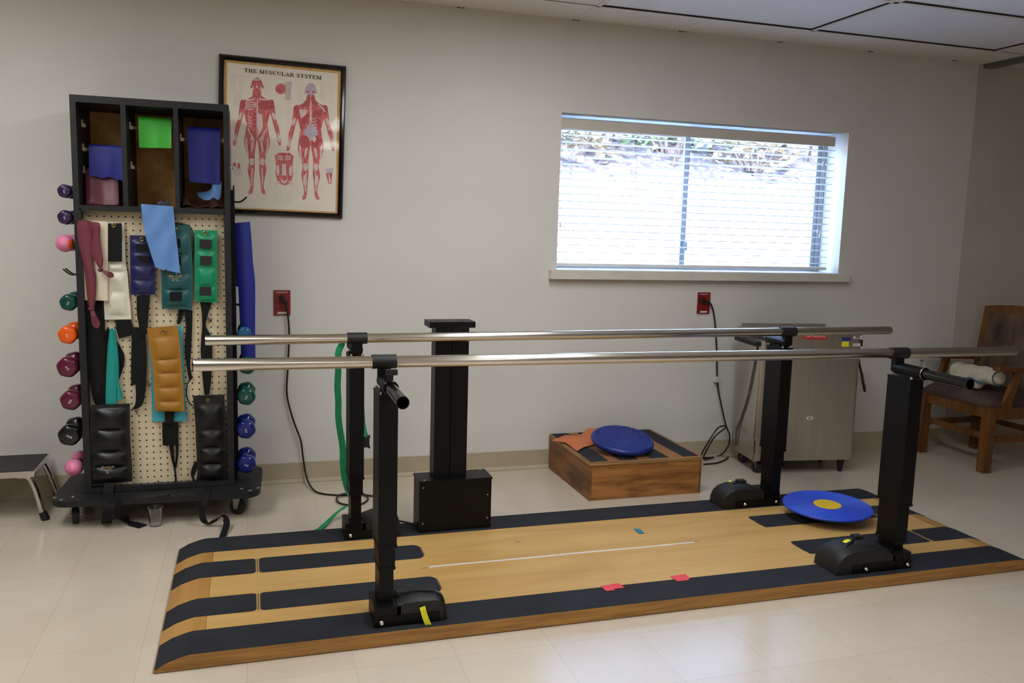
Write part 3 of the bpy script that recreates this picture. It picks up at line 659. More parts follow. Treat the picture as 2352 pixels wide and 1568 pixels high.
# rolling base (slightly askew)
cx_, cy_ = -.372, -.292; bw, bd, rc_ = .415, .212, .07
Mr = Matrix.Translation((cx_, cy_, 0)) @ Matrix.Rotation(math.radians(-2.6), 4, 'Z')
out = []
for sx, sy, a0 in ((1, 1, 0), (-1, 1, PI/2), (-1, -1, PI), (1, -1, 1.5*PI)):
    for k in range(7): a = a0+PI/2*k/6; out.append(Mr @ V((sx*(bw-rc_)+rc_*math.cos(a), sy*(bd-rc_)+rc_*math.sin(a), .100)))
bm = B(); prism(bm, out, (0, 0, .026)); obj('rolling_base', bm, BLACKP, rk, bevel=.004)
bm = B()
for sx in (-1, 1):
    for dx, dy in ((-.062, -.05), (-.03, -.082), (-.10, -.082)):
        p = Mr @ V((sx*(bw+dx+.02), -(bd+dy+.03) if False else -bd-dy-.02, .126)); lathe(bm, [(0, .003), (.006, .0025), (.009, 0)], p, (0, 0, 1), 12)
obj('base_bolts', bm, ZINC, rk)
for (lx, ly, ang) in ((-.335, -.125, 12), (.325, -.12, 62), (-.335, .13, 30), (.33, .14, 80)):
    p = Mr @ V((lx, ly, 0)); A = Matrix.Translation(p) @ Matrix.Rotation(math.radians(ang-90+90), 4, 'Z')
    bm = B(); lathe(bm, [(0, -.014), (.024, -.014), (.034, -.012), (.036, -.006), (.036, .006), (.034, .012), (.024, .014), (0, .014)], A @ V((0, .008, .0365)), A.to_3x3() @ V((1, 0, 0)), 28); wh = obj('caster_wheel', bm, RUBBER, rk)
    bm = B()
    for s in (-1, 1): prism(bm, [A @ V((s*.019, -.018, .098)), A @ V((s*.019, .022, .098)), A @ V((s*.019, .018, .03)), A @ V((s*.019, .0, .03))], (A.to_3x3() @ V((s*.002, 0, 0))))
    box(bm, -.024, .024, -.026, .026, .094, .0995, M=A); tube(bm, [A @ V((-.024, .008, .0365)), A @ V((.024, .008, .0365))], .005, 10)
    obj('caster_fork', bm, ZINC, rk)
# side rails with pegs, dowels and brackets in the cubbies
bm = B(); box(bm, RX1, RX1+.010, -.33, -.20, .14, 1.42); box(bm, RX1+.010, RX1+.016, -.30, -.285, .16, 1.44); box(bm, RX1+.010, RX1+.016, -.24, -.225, .16, 1.44); obj('side_rail', bm, BLACKM, rk)
bm = B(); box(bm, RX0-.010, RX0, -.33, -.20, .14, 1.30); obj('side_rail', bm, BLACKM, rk)
def sidehook(px, py, s, y=-.30, L=.036, up=.022):
    xw = RX0-.010 if s < 0 else RX1+.012; zc = at(px, py, 'y', y).z
    bm = B()
    for dy in (0, .05): tube(bm, catmull([(xw, y+dy, zc), (xw+s*L*.8, y+dy, zc), (xw+s*(L+.02), y+dy, zc+up)], 4), .0032, 8)
    obj('side_hook', bm, BLACKM, rk)
for px, py, s in ((160, 630, -1), (548, 463, 1), (548, 700, 1)): sidehook(px, py, s)
for (q, wallx, s) in ((c1(255, 305), -.652, 1), (c1(262, 465), -.652, 1), (c1(262, 612), -.652, 1), (c1(600, 322), -.470, 1), (c1(600, 585), -.470, 1), (c1(925, 400), -.272, 1), (c1(1190, 410), -.095, -1), (c1(530, 632), -.489, -1), (c1(530, 545), -.489, -1)):
    p = at(*q, 'y', -.27); z = p.z
    bm = B(); prism(bm, [(wallx, -.280, z+.018), (wallx, -.268, z+.018), (wallx, -.258, z-.002), (wallx, -.258, z-.012), (wallx, -.284, z-.012)], (s*.004, 0, 0)); prism(bm, [(wallx, -.283, z+.002), (wallx, -.262, z-.001), (wallx, -.260, z-.012), (wallx, -.283, z-.012)], (s*.013, 0, 0)); obj('dowel_bracket', bm, mat('bracket_plastic', (196, 186, 170), .5), rk, bevel=.0015)
DOW = wood('dowel_wood', (190, 140, 92), (160, 110, 70), .6)
for z, a, b in ((at(*c1(400, 470), 'y', -.27).z-.004, -.646, -.495), (at(*c1(400, 612), 'y', -.27).z-.004, -.646, -.495), (at(*c1(740, 328), 'y', -.27).z-.006, -.464, -.296), (at(*c1(1060, 402), 'y', -.27).z-.006, -.266, -.101)):
    bm = B(); tube(bm, [(a, -.272, z), (b, -.272, z)], .006, 12); obj('dowel', bm, DOW, rk)
# knob on the right edge
bm = B(); p = at(532, 386, 'y', -.30); tube(bm, [(RX1, -.3, p.z), (RX1+.018, -.3, p.z)], .004, 10); lathe(bm, [(0, .02), (.008, .018), (.009, .012), (.005, .008)], (RX1+.002, -.3, p.z), (1, 0, 0), 12); obj('knob', bm, IVORY, rk)
# pegboard hooks / wing clips
for (q) in (c2(1068, 150), c2(678, 558), c2(600, 735), c2(872, 820)):
    p = at(*q, 'y', PEGY); bm = B(); tube(bm, [p, p+V((0, -.03, 0)), p+V((0, -.035, .012))], .0024, 8)
    tube(bm, [p+V((-.012, -.004, .006)), p+V((0, -.006, 0)), p+V((.012, -.004, .006))], .0026, 8); tube(bm, [p+V((0, -.006, 0)), p+V((0, -.006, -.014))], .0026, 8); obj('peg_hook', bm, ZINC, rk)

# ------------------------------------------------------------------ dumbbells on the side rails
def dumbbell(px, py, rpx, m_, label, mark=None, rot=-60, ball=False, y=-.355, gap=.14, grp='dumbbells on the rack sides'):
    c_ = at(px, py, 'y', y); R = at(px+rpx, py, 'y', y).x-c_.x
    t = thing('dumbbell', label, 'dumbbell', (c_.x, c_.y+gap/2, c_.z), group=grp)
    hx = (lambda a: 1-.055*(math.cos(6*(a+.3))*.5+.5)) if not ball else None
    for k, yy in enumerate((0, gap)):
        s = -1 if k == 0 else 1; bm = B()
        if ball: prof = [(0, -R*1.0), (R*.28, -R*.98), (R*.34, -R*.92), (R*.62, -R*.78), (R*.88, -R*.42), (R, 0), (R*.88, R*.42), (R*.6, R*.75), (R*.3, R*.9), (0, R*.92)]
        else: prof = [(0, -.026), (R*.62, -.026), (R*.80, -.0245), (R*.93, -.019), (R*.99, -.010), (R, 0), (R*.98, .012), (R*.86, .022), (R*.6, .028), (R*.4, .032), (0, .034)]
        lathe(bm, [(a, b) for a, b in prof], V((c_.x, c_.y+yy, c_.z)), (0, -s, 0) if False else (0, 1 if k == 0 else -1, 0), 42, shape=hx)
        hd = obj('head', bm, m_, t, smooth=50)
        if mark and k == 0:
            a = math.radians(rot); bm = B(); text_bm(bm, mark, V((c_.x, c_.y-.0262, c_.z-.002)), (math.cos(a), 0, math.sin(a)), (-math.sin(a), 0, math.cos(a)), R*.27, ext=.0006); obj('marking', bm, WHITE, hd, smooth=0)
    bm = B(); tube(bm, [(c_.x, c_.y+.02, c_.z), (c_.x, c_.y+gap*.5, c_.z), (c_.x, c_.y+gap-.02, c_.z)], [R*.36, R*.42, R*.36], 20); obj('handle', bm, m_, t)
    # carrying pegs of the rack under the handle
    s = 1 if c_.x < -.4 else -1; xw = RX0-.010 if s > 0 else RX1+.012
    bm = B()
    for dy in (-.028, .028): tube(bm, catmull([(xw, c_.y+gap/2+dy, c_.z-R*.42-.004), (c_.x-s*.006, c_.y+gap/2+dy, c_.z-R*.42-.004), (c_.x-s*(R*.5+.006), c_.y+gap/2+dy, c_.z-R*.1)], 4), .003, 8)
    obj('side_hook', bm, BLACKM, rk)
    return t
def rub(n, c_, r=.16): return mat('dumbbell_'+n, c_, r, var=.04, spec=.5)
PUR, PNK, GRN, ORG, MRN, BLK, NVY, TEALB = rub('purple', (52, 32, 72)), rub('pink', (232, 132, 172), .45), rub('green', (10, 70, 62)), rub('orange', (240, 96, 20)), rub('maroon', (96, 26, 52)), rub('black', (20, 20, 21)), rub('navy', (22, 34, 110)), rub('blue', (30, 84, 128))
dumbbell(150, 439, 18, PUR, 'upper purple 4LB dumbbell on the left side of the rack', '4LB', -80)
dumbbell(151, 499, 19, PUR, 'second purple 4LB dumbbell down the left side of the rack', '4LB', -80)
t = dumbbell(149, 559, 22, PNK, 'pink round dumbbell with an orange patch, left side above the empty hooks', ball=True)
dumbbell(159, 694, 22, GRN, 'dark green 5LB dumbbell on the left side of the rack', '5LB', 70)
dumbbell(157, 768, 24, ORG, 'bright orange dumbbell on the left side of the rack', '2LB', 100)
dumbbell(157, 842, 27, MRN, 'upper maroon 8LB dumbbell on the left side of the rack', '8LB', -50)
dumbbell(164, 918, 26, MRN, 'lower maroon 8LB dumbbell above the black one on the left', '8LB', 60)
dumbbell(161, 998, 28, BLK, 'black 10LB dumbbell on the left side of the rack', '10LB', -28)
dumbbell(170, 1073, 22, PNK, 'pink round dumbbell lowest on the left side over the base', ball=True)
dumbbell(561, 765, 17, TEALB, 'blue dumbbell half hidden behind the long blue band', gap=.13)
dumbbell(568, 838, 22, GRN, 'dark green dumbbell just behind the front bar end', gap=.13)
dumbbell(566, 909, 22, GRN, 'dark green 7LB dumbbell on the right side of the rack', '7LB', 70, gap=.13)
dumbbell(565, 985, 23, NVY, 'upper navy 9LB dumbbell on the right side of the rack', '9LB', -75, gap=.13)
dumbbell(566, 1064, 23, NVY, 'lowest navy 9LB dumbbell on the right side of the rack', '9LB', -15, gap=.13)
bm = B(); c_ = at(149, 559, 'y', -.355); R = at(171, 559, 'y', -.355).x-c_.x
for i in range(5):
    for j in range(4):
        pass
rows = []
for i in range(7):
    ph = math.radians(-28+i*9); rows.append([V((c_.x, c_.y, c_.z))+V((math.sin(th)*math.cos(ph), -math.cos(th)*math.cos(ph), math.sin(ph)))*(R*1.004+.0004) for th in [math.radians(30+k*8+2*math.sin(i*1.3)) for k in range(6)]])
grid(bm, rows, (0, .001, 0)); obj('paint_patch', bm, mat('orange_patch', (236, 92, 36), .5), t)

# ------------------------------------------------------------------ cuff weights on the pegboard
def pouch(bm, rows, y, segs, th=.022, cols=13, sub=7, border=.09, mi=0):
    """stitched weight pouch: rows = (left px,right px) down the piece; segs = fractions where stitch lines run"""
    L = [at(*r[0], 'y', y) for r in rows]; R = [at(*r[1], 'y', y) for r in rows]
    n = 8; L = catmull(L, n); R = catmull(R, n); N = len(L)-1
    NR = sub*max(6, len(segs)*2); G = []
    for i in range(NR+1):
        v = i/NR; f = v*N; k = min(int(f), N-1); a = L[k].lerp(L[k+1], f-k); b = R[k].lerp(R[k+1], f-k); row = []
        s = 0
        for q0, q1 in zip(segs, segs[1:]):
            if q0 <= v <= q1: s = max(0, math.sin(PI*(v-q0)/(q1-q0)))**.55
        for j in range(cols):
            u = j/(cols-1); e = min(1, max(0, (min(u, 1-u)-border)/(.5-border)))
            bu = s*(math.sin(PI/2*e)**.6 if e > 0 else 0)
            p = a.lerp(b, u); p.y -= th*bu+.003; row.append(p)
        G.append(row)
    return grid(bm, G, (0, .006, 0), mi)
def grommet(parent, q, y, r=.007):
    p = at(*q, 'y', y); bm = B(); n = 16
    tube(bm, [p+V((r*math.cos(2*PI*k/n), -.001, r*math.sin(2*PI*k/n))) for k in range(n)], .0022, 8, close=True, hint=V((0, 1, 0))); obj('grommet', bm, BRASS, parent)
    bm = B(); tube(bm, [V((p.x, PEGY, p.z+.003)), p+V((0, -.008, .001)), p+V((0, -.012, .010))], .0022, 8); obj('peg_hook', bm, ZINC, rk)
def patch(parent, quad_, y, m_=None, name='hook_patch'):
    bm = B(); hang(bm, [(quad_[0], quad_[1]), (quad_[3], quad_[2])], y, .0015, 2, 3); obj(name, bm, m_ or STRAPM, parent)
def cuff(label, rows, y, segs, m_, th=.02, **k):
    ps = [at(*p, 'y', y) for r in rows for p in r]; c_ = sum(ps, V())/len(ps)
    t = thing('cuff_weight', label, 'cuff weight', (c_.x, y, min(p.z for p in ps)), group='cuff weights on the pegboard')
    bm = B(); pouch(bm, rows, y, segs, th, **k); obj('pouch', bm, m_, t, smooth=60)
    return t
def straps(parent, lst, y=None, m_=STRAPM, name='strap'):
    bm = B()
    for rows, yy in lst: hang(bm, rows, yy, .003, 5, 3, wave=.001)
    return obj(name, bm, m_, parent)
CANV = mat('cream_canvas', (226, 212, 190), .8, var=.05, scale=30, bump=.3, bscale=220)
WVIN = vinyl('white', (226, 220, 202)); NVIN = vinyl('navy', (28, 28, 84)); TVIN = vinyl('teal', (28, 84, 88)); GVIN = vinyl('green', (14, 140, 96)); GOLD = vinyl('gold', (166, 114, 34), .42); BVIN = vinyl('black', (14, 14, 15), .36)
Y1 = -.372
t = cuff('cream canvas folded cuff weight hanging under the maroon band', [(c1(228, 945), c1(430, 955)), (c1(230, 1210), c1(429, 1215)), (c1(232, 1478), c1(428, 1482))], -.382, [0, .5, 1], CANV, .008)
bm = B(); hang(bm, [(c1(300, 955), c1(440, 958)), (c1(300, 1210), c1(446, 1215)), (c1(300, 1478), c1(456, 1480))], -.372, .006, 4, 5); obj('back_layer', bm, CANV, t)
straps(t, [([(c2(280, 20), c2(392, 20)), (c2(284, 250), c2(396, 250)), (c2(290, 470), c2(402, 480)), (c2(312, 640), c2(412, 640)), (c2(334, 700), c2(408, 720))], -.362), ([(c2(330, 560), c2(372, 580)), (c2(335, 690), c2(345, 690)), (c2(300, 745), c2(312, 742))], -.366), ([(c2(392, 240), c2(412, 200)), (c2(400, 320), c2(480, 300)), (c2(400, 400), c2(521, 405)), (c2(400, 540), c2(482, 545)), (c2(400, 640), c2(420, 640))], -.358)])
t = cuff('white vinyl cuff weight with black velcro band beside the cream canvas one', [(c1(424, 955), c1(537, 958)), (c1(420, 1080), c1(543, 1085)), (c1(412, 1222), c1(548, 1222)), (c1(405, 1300), c1(560, 1300)), (c1(402, 1440), c1(572, 1440)), (c2(394, 150), c2(566, 148))], -.360, [.2, .42, .58, .78, .95], WVIN, .016)
patch(t, [c1(428, 968), c1(522, 965), c1(524, 1222), c1(432, 1222)], -.384); grommet(t, c1(468, 980), -.387)
straps(t, [([(c2(462, 155), c2(560, 150)), (c2(468, 215), c2(575, 205)), (c2(486, 272), c2(562, 252))], -.36)])
bm = B(); text_bm(bm, '8', at(*c2(428, 62), 'y', -.3795), (1, 0, 0), (0, 0, 1), .014); obj('marking', bm, mat('faded_gold_ink', (196, 172, 120), .5), t, smooth=0)
t = cuff('navy blue cuff weight hanging left of the pale blue band', [(c1(575, 1045), c1(743, 1050)), (c1(578, 1240), c1(746, 1246)), (c1(582, 1443), c1(748, 1442))], Y1, [.12, .32, .52, .73, .97], NVIN, .012)
patch(t, [c1(615, 1105), c1(700, 1100), c1(698, 1150), c1(618, 1150)], -.389); patch(t, [c1(616, 1180), c1(704, 1185), c1(700, 1232), c1(650, 1225)], -.389); grommet(t, c1(656, 1072), -.382)
straps(t, [([(c2(600, -5), c2(686, -5)), (c2(600, 110), c2(676, 110)), (c2(622, 230), c2(668, 228)), (c2(640, 250), c2(662, 242))], -.374), ([(c2(568, 200), c2(650, 200)), (c2(563, 400), c2(664, 400)), (c2(563, 578), c2(660, 545))], -.366), ([(c2(590, 540), c2(661, 530)), (c2(594, 620), c2(656, 600)), (c2(590, 690), c2(640, 690)), (c2(568, 727), c2(606, 724))], -.368)])
t = cuff('dark teal cuff weight with gold lettering partly behind the pale blue band', [(c1(772, 975), c1(978, 980)), (c1(778, 1130), c1(988, 1135)), (c1(783, 1290), c1(996, 1295)), (c1(787, 1420), c1(992, 1420)), (c1(790, 1535), c1(990, 1540))], Y1, [.10, .315, .52, .73, .94], TVIN, .016)
for q in ([c1(830, 1068), c1(912, 1068), c1(914, 1128), c1(832, 1126)], [c1(832, 1186), c1(916, 1188), c1(918, 1244), c1(834, 1242)], [c1(841, 1425), c1(923, 1422), c1(922, 1484), c1(842, 1484)]): patch(t, q, -.393)
grommet(t, c1(880, 1008), -.384)
bm = B(); GI = mat('gold_ink', (222, 190, 120), .4)
p = at(*c1(878, 1318), 'y', -.3935); text_bm(bm, 'the Cuff', p, (1, 0, 0), (0, 0, 1), .0155, shear=.25)
for k, (w_, dz) in enumerate(((.026, .012), (.010, .019))): box(bm, p.x-w_/2-(.008 if k else 0), p.x+w_/2-(.008 if k else 0), p.y-.0005, p.y+.0, p.z-dz-.0008, p.z-dz+.0008)
box(bm, p.x+.004, p.x+.014, p.y-.0005, p.y, p.z-.0198, p.z-.0182)
obj('logo', bm, GI, t, smooth=0)
bm = B(); ribbon(bm, [at(*c1(800, 985), 'y', -.362), at(*c1(890, 962), 'y', -.362), at(*c1(985, 1000), 'y', -.362), at(*c1(1000, 1120), 'y', -.362), at(*c1(990, 1290), 'y', -.362)], .022, V((0, 1, 0)), .003); obj('strap', bm, STRAPM, t)
straps(t, [([(c2(868, 85), c2(905, 88)), (c2(862, 140), c2(890, 150)), (c2(858, 180), c2(876, 180))], -.358), ([(c2(905, 85), c2(958, 92)), (c2(914, 200), c2(956, 200)), (c2(908, 340), c2(950, 330)), (c2(920, 450), c2(944, 450)), (c2(936, 540), c2(957, 530))], -.362)])
bm = B(); tube(bm, catmull([at(*c2(950, 530), 'y', -.362), at(*c2(924, 570), 'y', -.362), at(*c2(920, 640), 'y', -.362), at(*c2(940, 690), 'y', -.362), at(*c2(962, 704), 'y', -.362)], 6), .0025, 8); obj('strap_end', bm, STRAPM, t)
t = cuff('bright green cuff weight with three black patches at the right of the pegboard', [(c1(1008, 1010), c1(1160, 1013)), (c1(1008, 1250), c1(1158, 1254)), (c1(1010, 1488), c1(1160, 1495))], Y1, [.09, .31, .52, .75, .97], GVIN, .013)
SPK = mat('speckled_velcro', (28, 22, 20), .6, var=.6, scale=160)
for q in ([c1(1042, 1072), c1(1123, 1076), c1(1122, 1136), c1(1040, 1132)], [c1(1045, 1183), c1(1123, 1186), c1(1122, 1246), c1(1043, 1242)], [c1(1040, 1388), c1(1120, 1390), c1(1118, 1448), c1(1040, 1446)]): patch(t, q, -.3895, SPK)
grommet(t, c1(1078, 1030), -.381)
straps(t, [([(c2(1008, 36), c2(1082, 40)), (c2(1018, 115), c2(1058, 118)), (c2(1020, 190), c2(1044, 190)), (c2(1014, 270), c2(1078, 262)), (c2(1010, 350), c2(1085, 342)), (c2(1018, 470), c2(1082, 470)), (c2(1026, 560), c2(1076, 565)), (c2(1034, 632), c2(1066, 632))], -.362)])
t = cuff('gold brown cuff weight hanging in the middle of the pegboard', [(c2(665, 205), c2(862, 188)), (c2(690, 360), c2(882, 345)), (c2(702, 460), c2(890, 450)), (c2(708, 560), c2(897, 552)), (c2(714, 660), c2(903, 655)), (c2(716, 740), c2(906, 742))], -.384, [.10, .30, .48, .66, .84, 1], GOLD, .015)
grommet(t, c2(774, 228), -.393)
straps(t, [([(c2(780, 735), c2(842, 735)), (c2(780, 780), c2(838, 780)), (c2(782, 820), c2(836, 820))], -.378), ([(c2(764, 812), c2(868, 812)), (c2(764, 890), c2(868, 890)), (c2(767, 960), c2(869, 958))], -.366), ([(c2(806, 950), c2(836, 950)), (c2(820, 1040), c2(840, 1040)), (c2(838, 1110), c2(850, 1110)), (c2(846, 1190), c2(858, 1190)), (c2(850, 1235), c2(860, 1235))], -.362), ([(c2(848, 950), c2(870, 950)), (c2(850, 1030), c2(866, 1030)), (c2(838, 1105), c2(856, 1105))], -.364)])
bm = B(); ribbon(bm, [at(*c2(855, 1225), 'y', -.362), at(*c2(845, 1262), 'y', -.40), at(*c2(800, 1280), 'z', .131), at(*c2(722, 1286), 'z', .130)], [.006, .008, .008, .004], [V((1, 0, 0)), V((.5, 1, 0)), V((0, 1, 0)), V((0, 1, 0))], .002); obj('strap_end', bm, STRAPM, t)
t = cuff('large black cuff weight marked 5 at the lower left of the pegboard', [(c2(305, 700), c2(556, 690)), (c2(300, 850), c2(556, 845)), (c2(292, 1000), c2(562, 990)), (c2(288, 1110), c2(570, 1100)), (c2(282, 1222), c2(572, 1190))], -.392, [.06, .27, .51, .73, .95], BVIN, .022)
p = at(*c2(410, 1098), 'y', -.4195); bm = B(); text_bm(bm, 'QuadCraft', p, (1, 0, 0), (0, 0, 1), .0115, shear=.35); text_bm(bm, '5', at(*c2(411, 1132), 'y', -.4195), (1, 0, 0), (0, 0, 1), .019)
box(bm, p.x+.001, p.x+.016, p.y-.0005, p.y, p.z-.0068, p.z-.0056); obj('logo', bm, GI, t, smooth=0)
bm = B(); f0 = at(*c2(425, 1200), 'y', -.405)
fx = V((1, 0, 0))
ribbon(bm, [f0, f0+V((-.002, -.03, -.03)), at(*c2(425, 1330), 'y', -.516), at(*c2(412, 1420), 'y', -.518), at(*c2(404, 1458), 'z', .006)], [.036, .038, .046, .042, .040], fx, .003)
ribbon(bm, [at(*c2(440, 1300), 'y', -.514), at(*c2(480, 1375), 'y', -.512), at(*c2(530, 1440), 'z', .012), at(*c2(590, 1465), 'z', .006), at(*c2(640, 1478), 'z', .005)], [.034, .04, .042, .042, .042], [fx, V((1, 0, .6)), V((.7, -.7, .3)), V((.35, -1, 0)), V((.5, 1, 0))*-1], .003)
obj('strap', bm, STRAPM, t)
t = cuff('black cuff weight with brass grommet at the lower right of the pegboard', [(c2(960, 640), c2(1163, 632)), (c2(975, 800), c2(1170, 792)), (c2(980, 930), c2(1174, 925)), (c2(985, 1040), c2(1176, 1035)), (c2(988, 1150), c2(1178, 1148)), (c2(963, 1226), c2(1176, 1242))], -.392, [.09, .29, .48, .675, .855], BVIN, .02)
grommet(t, c2(1058, 668), -.402)
straps(t, [([(c2(975, 1060), c2(992, 1070)), (c2(952, 1110), c2(985, 1120)), (c2(948, 1150), c2(968, 1160)), (c2(962, 1190), c2(980, 1200))], -.39)])
bm = B(); f0 = at(*c2(1065, 1235), 'y', -.405); up = V((.4, -1, .2))
ribbon(bm, [f0, at(*c2(1055, 1260), 'y', -.50), at(*c2(1032, 1330), 'y', -.548), at(*c2(1020, 1390), 'y', -.552), at(*c2(1030, 1440), 'y', -.56), at(*c2(1060, 1462), 'z', .012), at(*c2(1105, 1440), 'z', .03), at(*c2(1150, 1415), 'z', .045), at(*c2(1178, 1450), 'z', .03), at(*c2(1165, 1510), 'z', .012), at(*c2(1145, 1560), 'z', .004)], [.026]*11, [fx, fx, fx, fx, V((1, -.4, .3)), V((.3, -1, .6)), V((0, -1, .8)), V((.5, -1, .3)), V((1, -.3, 0)), V((1, -.2, 0)), V((1, -.2, 0))], .003)
obj('strap', bm, STRAPM, t)

# ------------------------------------------------------------------ exercise bands
def band(name, label, bm, m_, cat='exercise band'):
    return tag(obj(name, bm, m_, smooth=60), label, cat, 'elastic exercise bands')
def roll(label, x0, x1, ztop, zbot, y, m_, r=.019, jag=0, z1=None, seed=1, back=.06, tilt=0):
    """band wound on a dowel with a loose end hanging in front"""
    q = random.Random(seed); t = thing('exercise_band', label, 'exercise band', ((x0+x1)/2, y+r, zbot), group='elastic exercise bands')
    bm = B(); tube(bm, [(x0+.002, y+r+.001, ztop-r-.001), (x1-.002, y+r+.001, ztop-r-.001)], r-.0006, 22); obj('roll', bm, m_, t)
    prof = [(y+r+r*math.cos(a), ztop-r+r*math.sin(a)) for a in [PI*.55+PI*.45*k/6 for k in range(7)]]
    prof = [(a, b) for a, b in prof]
    n = 8; yy, zz = prof[-1]
    for k in range(1, n+1): prof.append((yy-.006*math.sin(PI*k/n*.6)*1, zz-(zz-zbot)*k/n))
    N = 11; js = [q.uniform(-.006, .006)*jag for _ in range(N+1)]; rows = []
    for i, (a, b) in enumerate(prof):
        e = max(0, (i-6)/n)
        rows.append([V((x0+(x1-x0)*(j/N)+tilt*e*(1-2*j/N), a-.002*math.sin(j*1.1+1)*e, b+js[j]*(1 if i == len(prof)-1 else 0)+(z1-zbot)*e*(j/N)*(1 if z1 else 0) if z1 else b+js[j]*(1 if i == len(prof)-1 else 0))) for j in range(N+1)])
    grid(bm := B(), rows, (0, .0012, 0)); obj('hanging_end', bm, m_, t, smooth=60)
    return t
LBLUE, LGRN, LMAR, LPALE, LTEAL, LTURQ = latex('blue', (32, 40, 136), .5), latex('green', (74, 200, 64)), latex('maroon', (116, 54, 66)), latex('pale_blue', (100, 142, 204), .55), latex('teal', (24, 148, 140), .6), latex('turquoise', (62, 168, 190), .6)
def XZ(q, y): p = at(*q, 'y', y); return p.x, p.z
yq = -.30
a, b, c_, d = XZ(c1(300, 440), yq), XZ(c1(525, 450), yq), XZ(c1(302, 650), yq), XZ(c1(523, 683), yq)
roll('blue exercise band with ragged end hanging in the left cubby', a[0], b[0], (a[1]+b[1])/2+.002, c_[1]+.004, yq, LBLUE, .016, 1, z1=d[1]+.002, seed=4)
a, b, c_, d = XZ(c1(630, 250), yq), XZ(c1(852, 260), yq), XZ(c1(637, 462), yq), XZ(c1(845, 466), yq)
roll('lime green exercise band roll in the middle cubby', a[0], b[0], (a[1]+b[1])/2, c_[1], yq, LGRN, .022, 0, z1=d[1], tilt=.002)
a, b, c_, d = XZ(c1(957, 318), yq), XZ(c1(1178, 326), yq), XZ(c1(978, 690), yq), XZ(c1(1160, 706), yq)
roll('blue exercise band roll with long end in the right cubby', a[0], b[0], (a[1]+b[1])/2, c_[1], yq, LBLUE, .026, .2, z1=d[1], tilt=.005)
a, b = XZ(c1(276, 600), -.285), XZ(c1(490, 640), -.285); rows = []
for v in [k/12 for k in range(13)]:
    z = a[1]*(1-v)+1.352*v; yy = -.285-.03*v*v; z = z if v < .95 else 1.345; 
    rows.append([V((a[0]+.004*v+(b[0]+.004*v-a[0])*j/10, yy-.003*math.sin(j*.9), z+.004*math.sin(j*.7)*v-(0 if v < .99 else .004))) for j in range(11)])
rows.append([V((p.x, p.y-.035, 1.3365+.002)) for p in rows[-1]])
bm = B(); grid(bm, rows, (0, .0012, .0008)); band('exercise_band', 'maroon exercise band sheet hanging at the bottom of the left cubby', bm, LMAR)
pts = [c1(1022, 772), c1(1100, 740), c1(1162, 668), c1(1186, 684), c1(1182, 790), c1(1120, 800), c1(1075, 812)]
bm = B(); rows = [[at(*c1(1020, 760), 'y', -.25), at(*c1(1030, 786), 'y', -.27)], [at(*c1(1090, 752), 'y', -.27), at(*c1(1076, 812), 'y', -.30)], [at(*c1(1118, 735), 'y', -.29), at(*c1(1128, 806), 'y', -.31)], [at(*c1(1130, 690), 'y', -.295), at(*c1(1176, 800), 'y', -.315)], [at(*c1(1165, 666), 'y', -.27), at(*c1(1188, 690), 'y', -.30)]]
grid(bm, [[x.lerp(y_, k/5)+V((0, -.006*math.sin(PI*k/5), 0)) for k in range(6)] for x, y_ in zip(catmull([r[0] for r in rows], 4), catmull([r[1] for r in rows], 4))], (0, .0014, 0)); band('exercise_band', 'loose light blue exercise band curled low in the right cubby', bm, LPALE)
bm = B(); q = random.Random(5); Nx, Ny = 26, 12; rows = []
for j in range(Ny+1):
    rows.append([V((-.262+.158*i/Nx, -.372+.12*j/Ny, 1.3375+max(0, .046*abs(math.sin(i*.30+j*.22+.6))**.8*(.3+.7*math.sin(PI*j/Ny))*(.55+.45*math.sin(i*.35+1)))+.001)) for i in range(Nx+1)])
grid(bm, rows, (0, 0, .0015)); band('exercise_band', 'crumpled dark brown exercise band on the floor of the right cubby', bm, latex('dark_brown', (66, 34, 26), .5))
# pale blue band over the cubby lip
bm = B(); yb_ = -.405
L = [c1(650, 843), c1(660, 930), c1(672, 1010), c1(684, 1060), c1(716, 1170), c1(746, 1262)]; R = [c1(866, 860), c1(872, 930), c1(880, 1010), c1(888, 1080), c1(900, 1190), c1(912, 1300)]
Lp = catmull([at(*q, 'y', yb_-.0012*i) for i, q in enumerate(L)], 5); Rp = catmull([at(*q, 'y', yb_-.0012*i) for i, q in enumerate(R)], 5)
N = 14; q = random.Random(8); jg = [q.uniform(-.004, .005) for _ in range(N+1)]; rows = []
rows.append([Lp[0].lerp(Rp[0], k/N)+V((0, .045, .004)) for k in range(N+1)])
for i, (a, b) in enumerate(zip(Lp, Rp)): rows.append([a.lerp(b, k/N)+V((0, -.006*math.sin(PI*k/N)-.003*math.sin(i*.5+k*.6), (jg[k] if i == len(Lp)-1 else 0)+(.004 if i == 0 else 0))) for k in range(N+1)])
grid(bm, rows, (0, .0014, 0)); band('exercise_band', 'pale blue exercise band draped over the shelf lip in front of the pegboard', bm, LPALE)
bm = B(); p0 = at(*c1(760, 846), 'y', -.388); ribbon(bm, [p0+V((0, 0, .004)), p0+V((.014, -.004, .012)), p0+V((.026, 0, .005)), p0+V((.036, -.004, .014)), p0+V((.046, 0, .006))], .022, V((0, .8, .6)), .002)
tag(obj('strap_scrap', bm, mat('grey_scrap', (70, 74, 86), .6)), 'dark grey folded strap end on the shelf lip behind the pale blue band', 'strap')
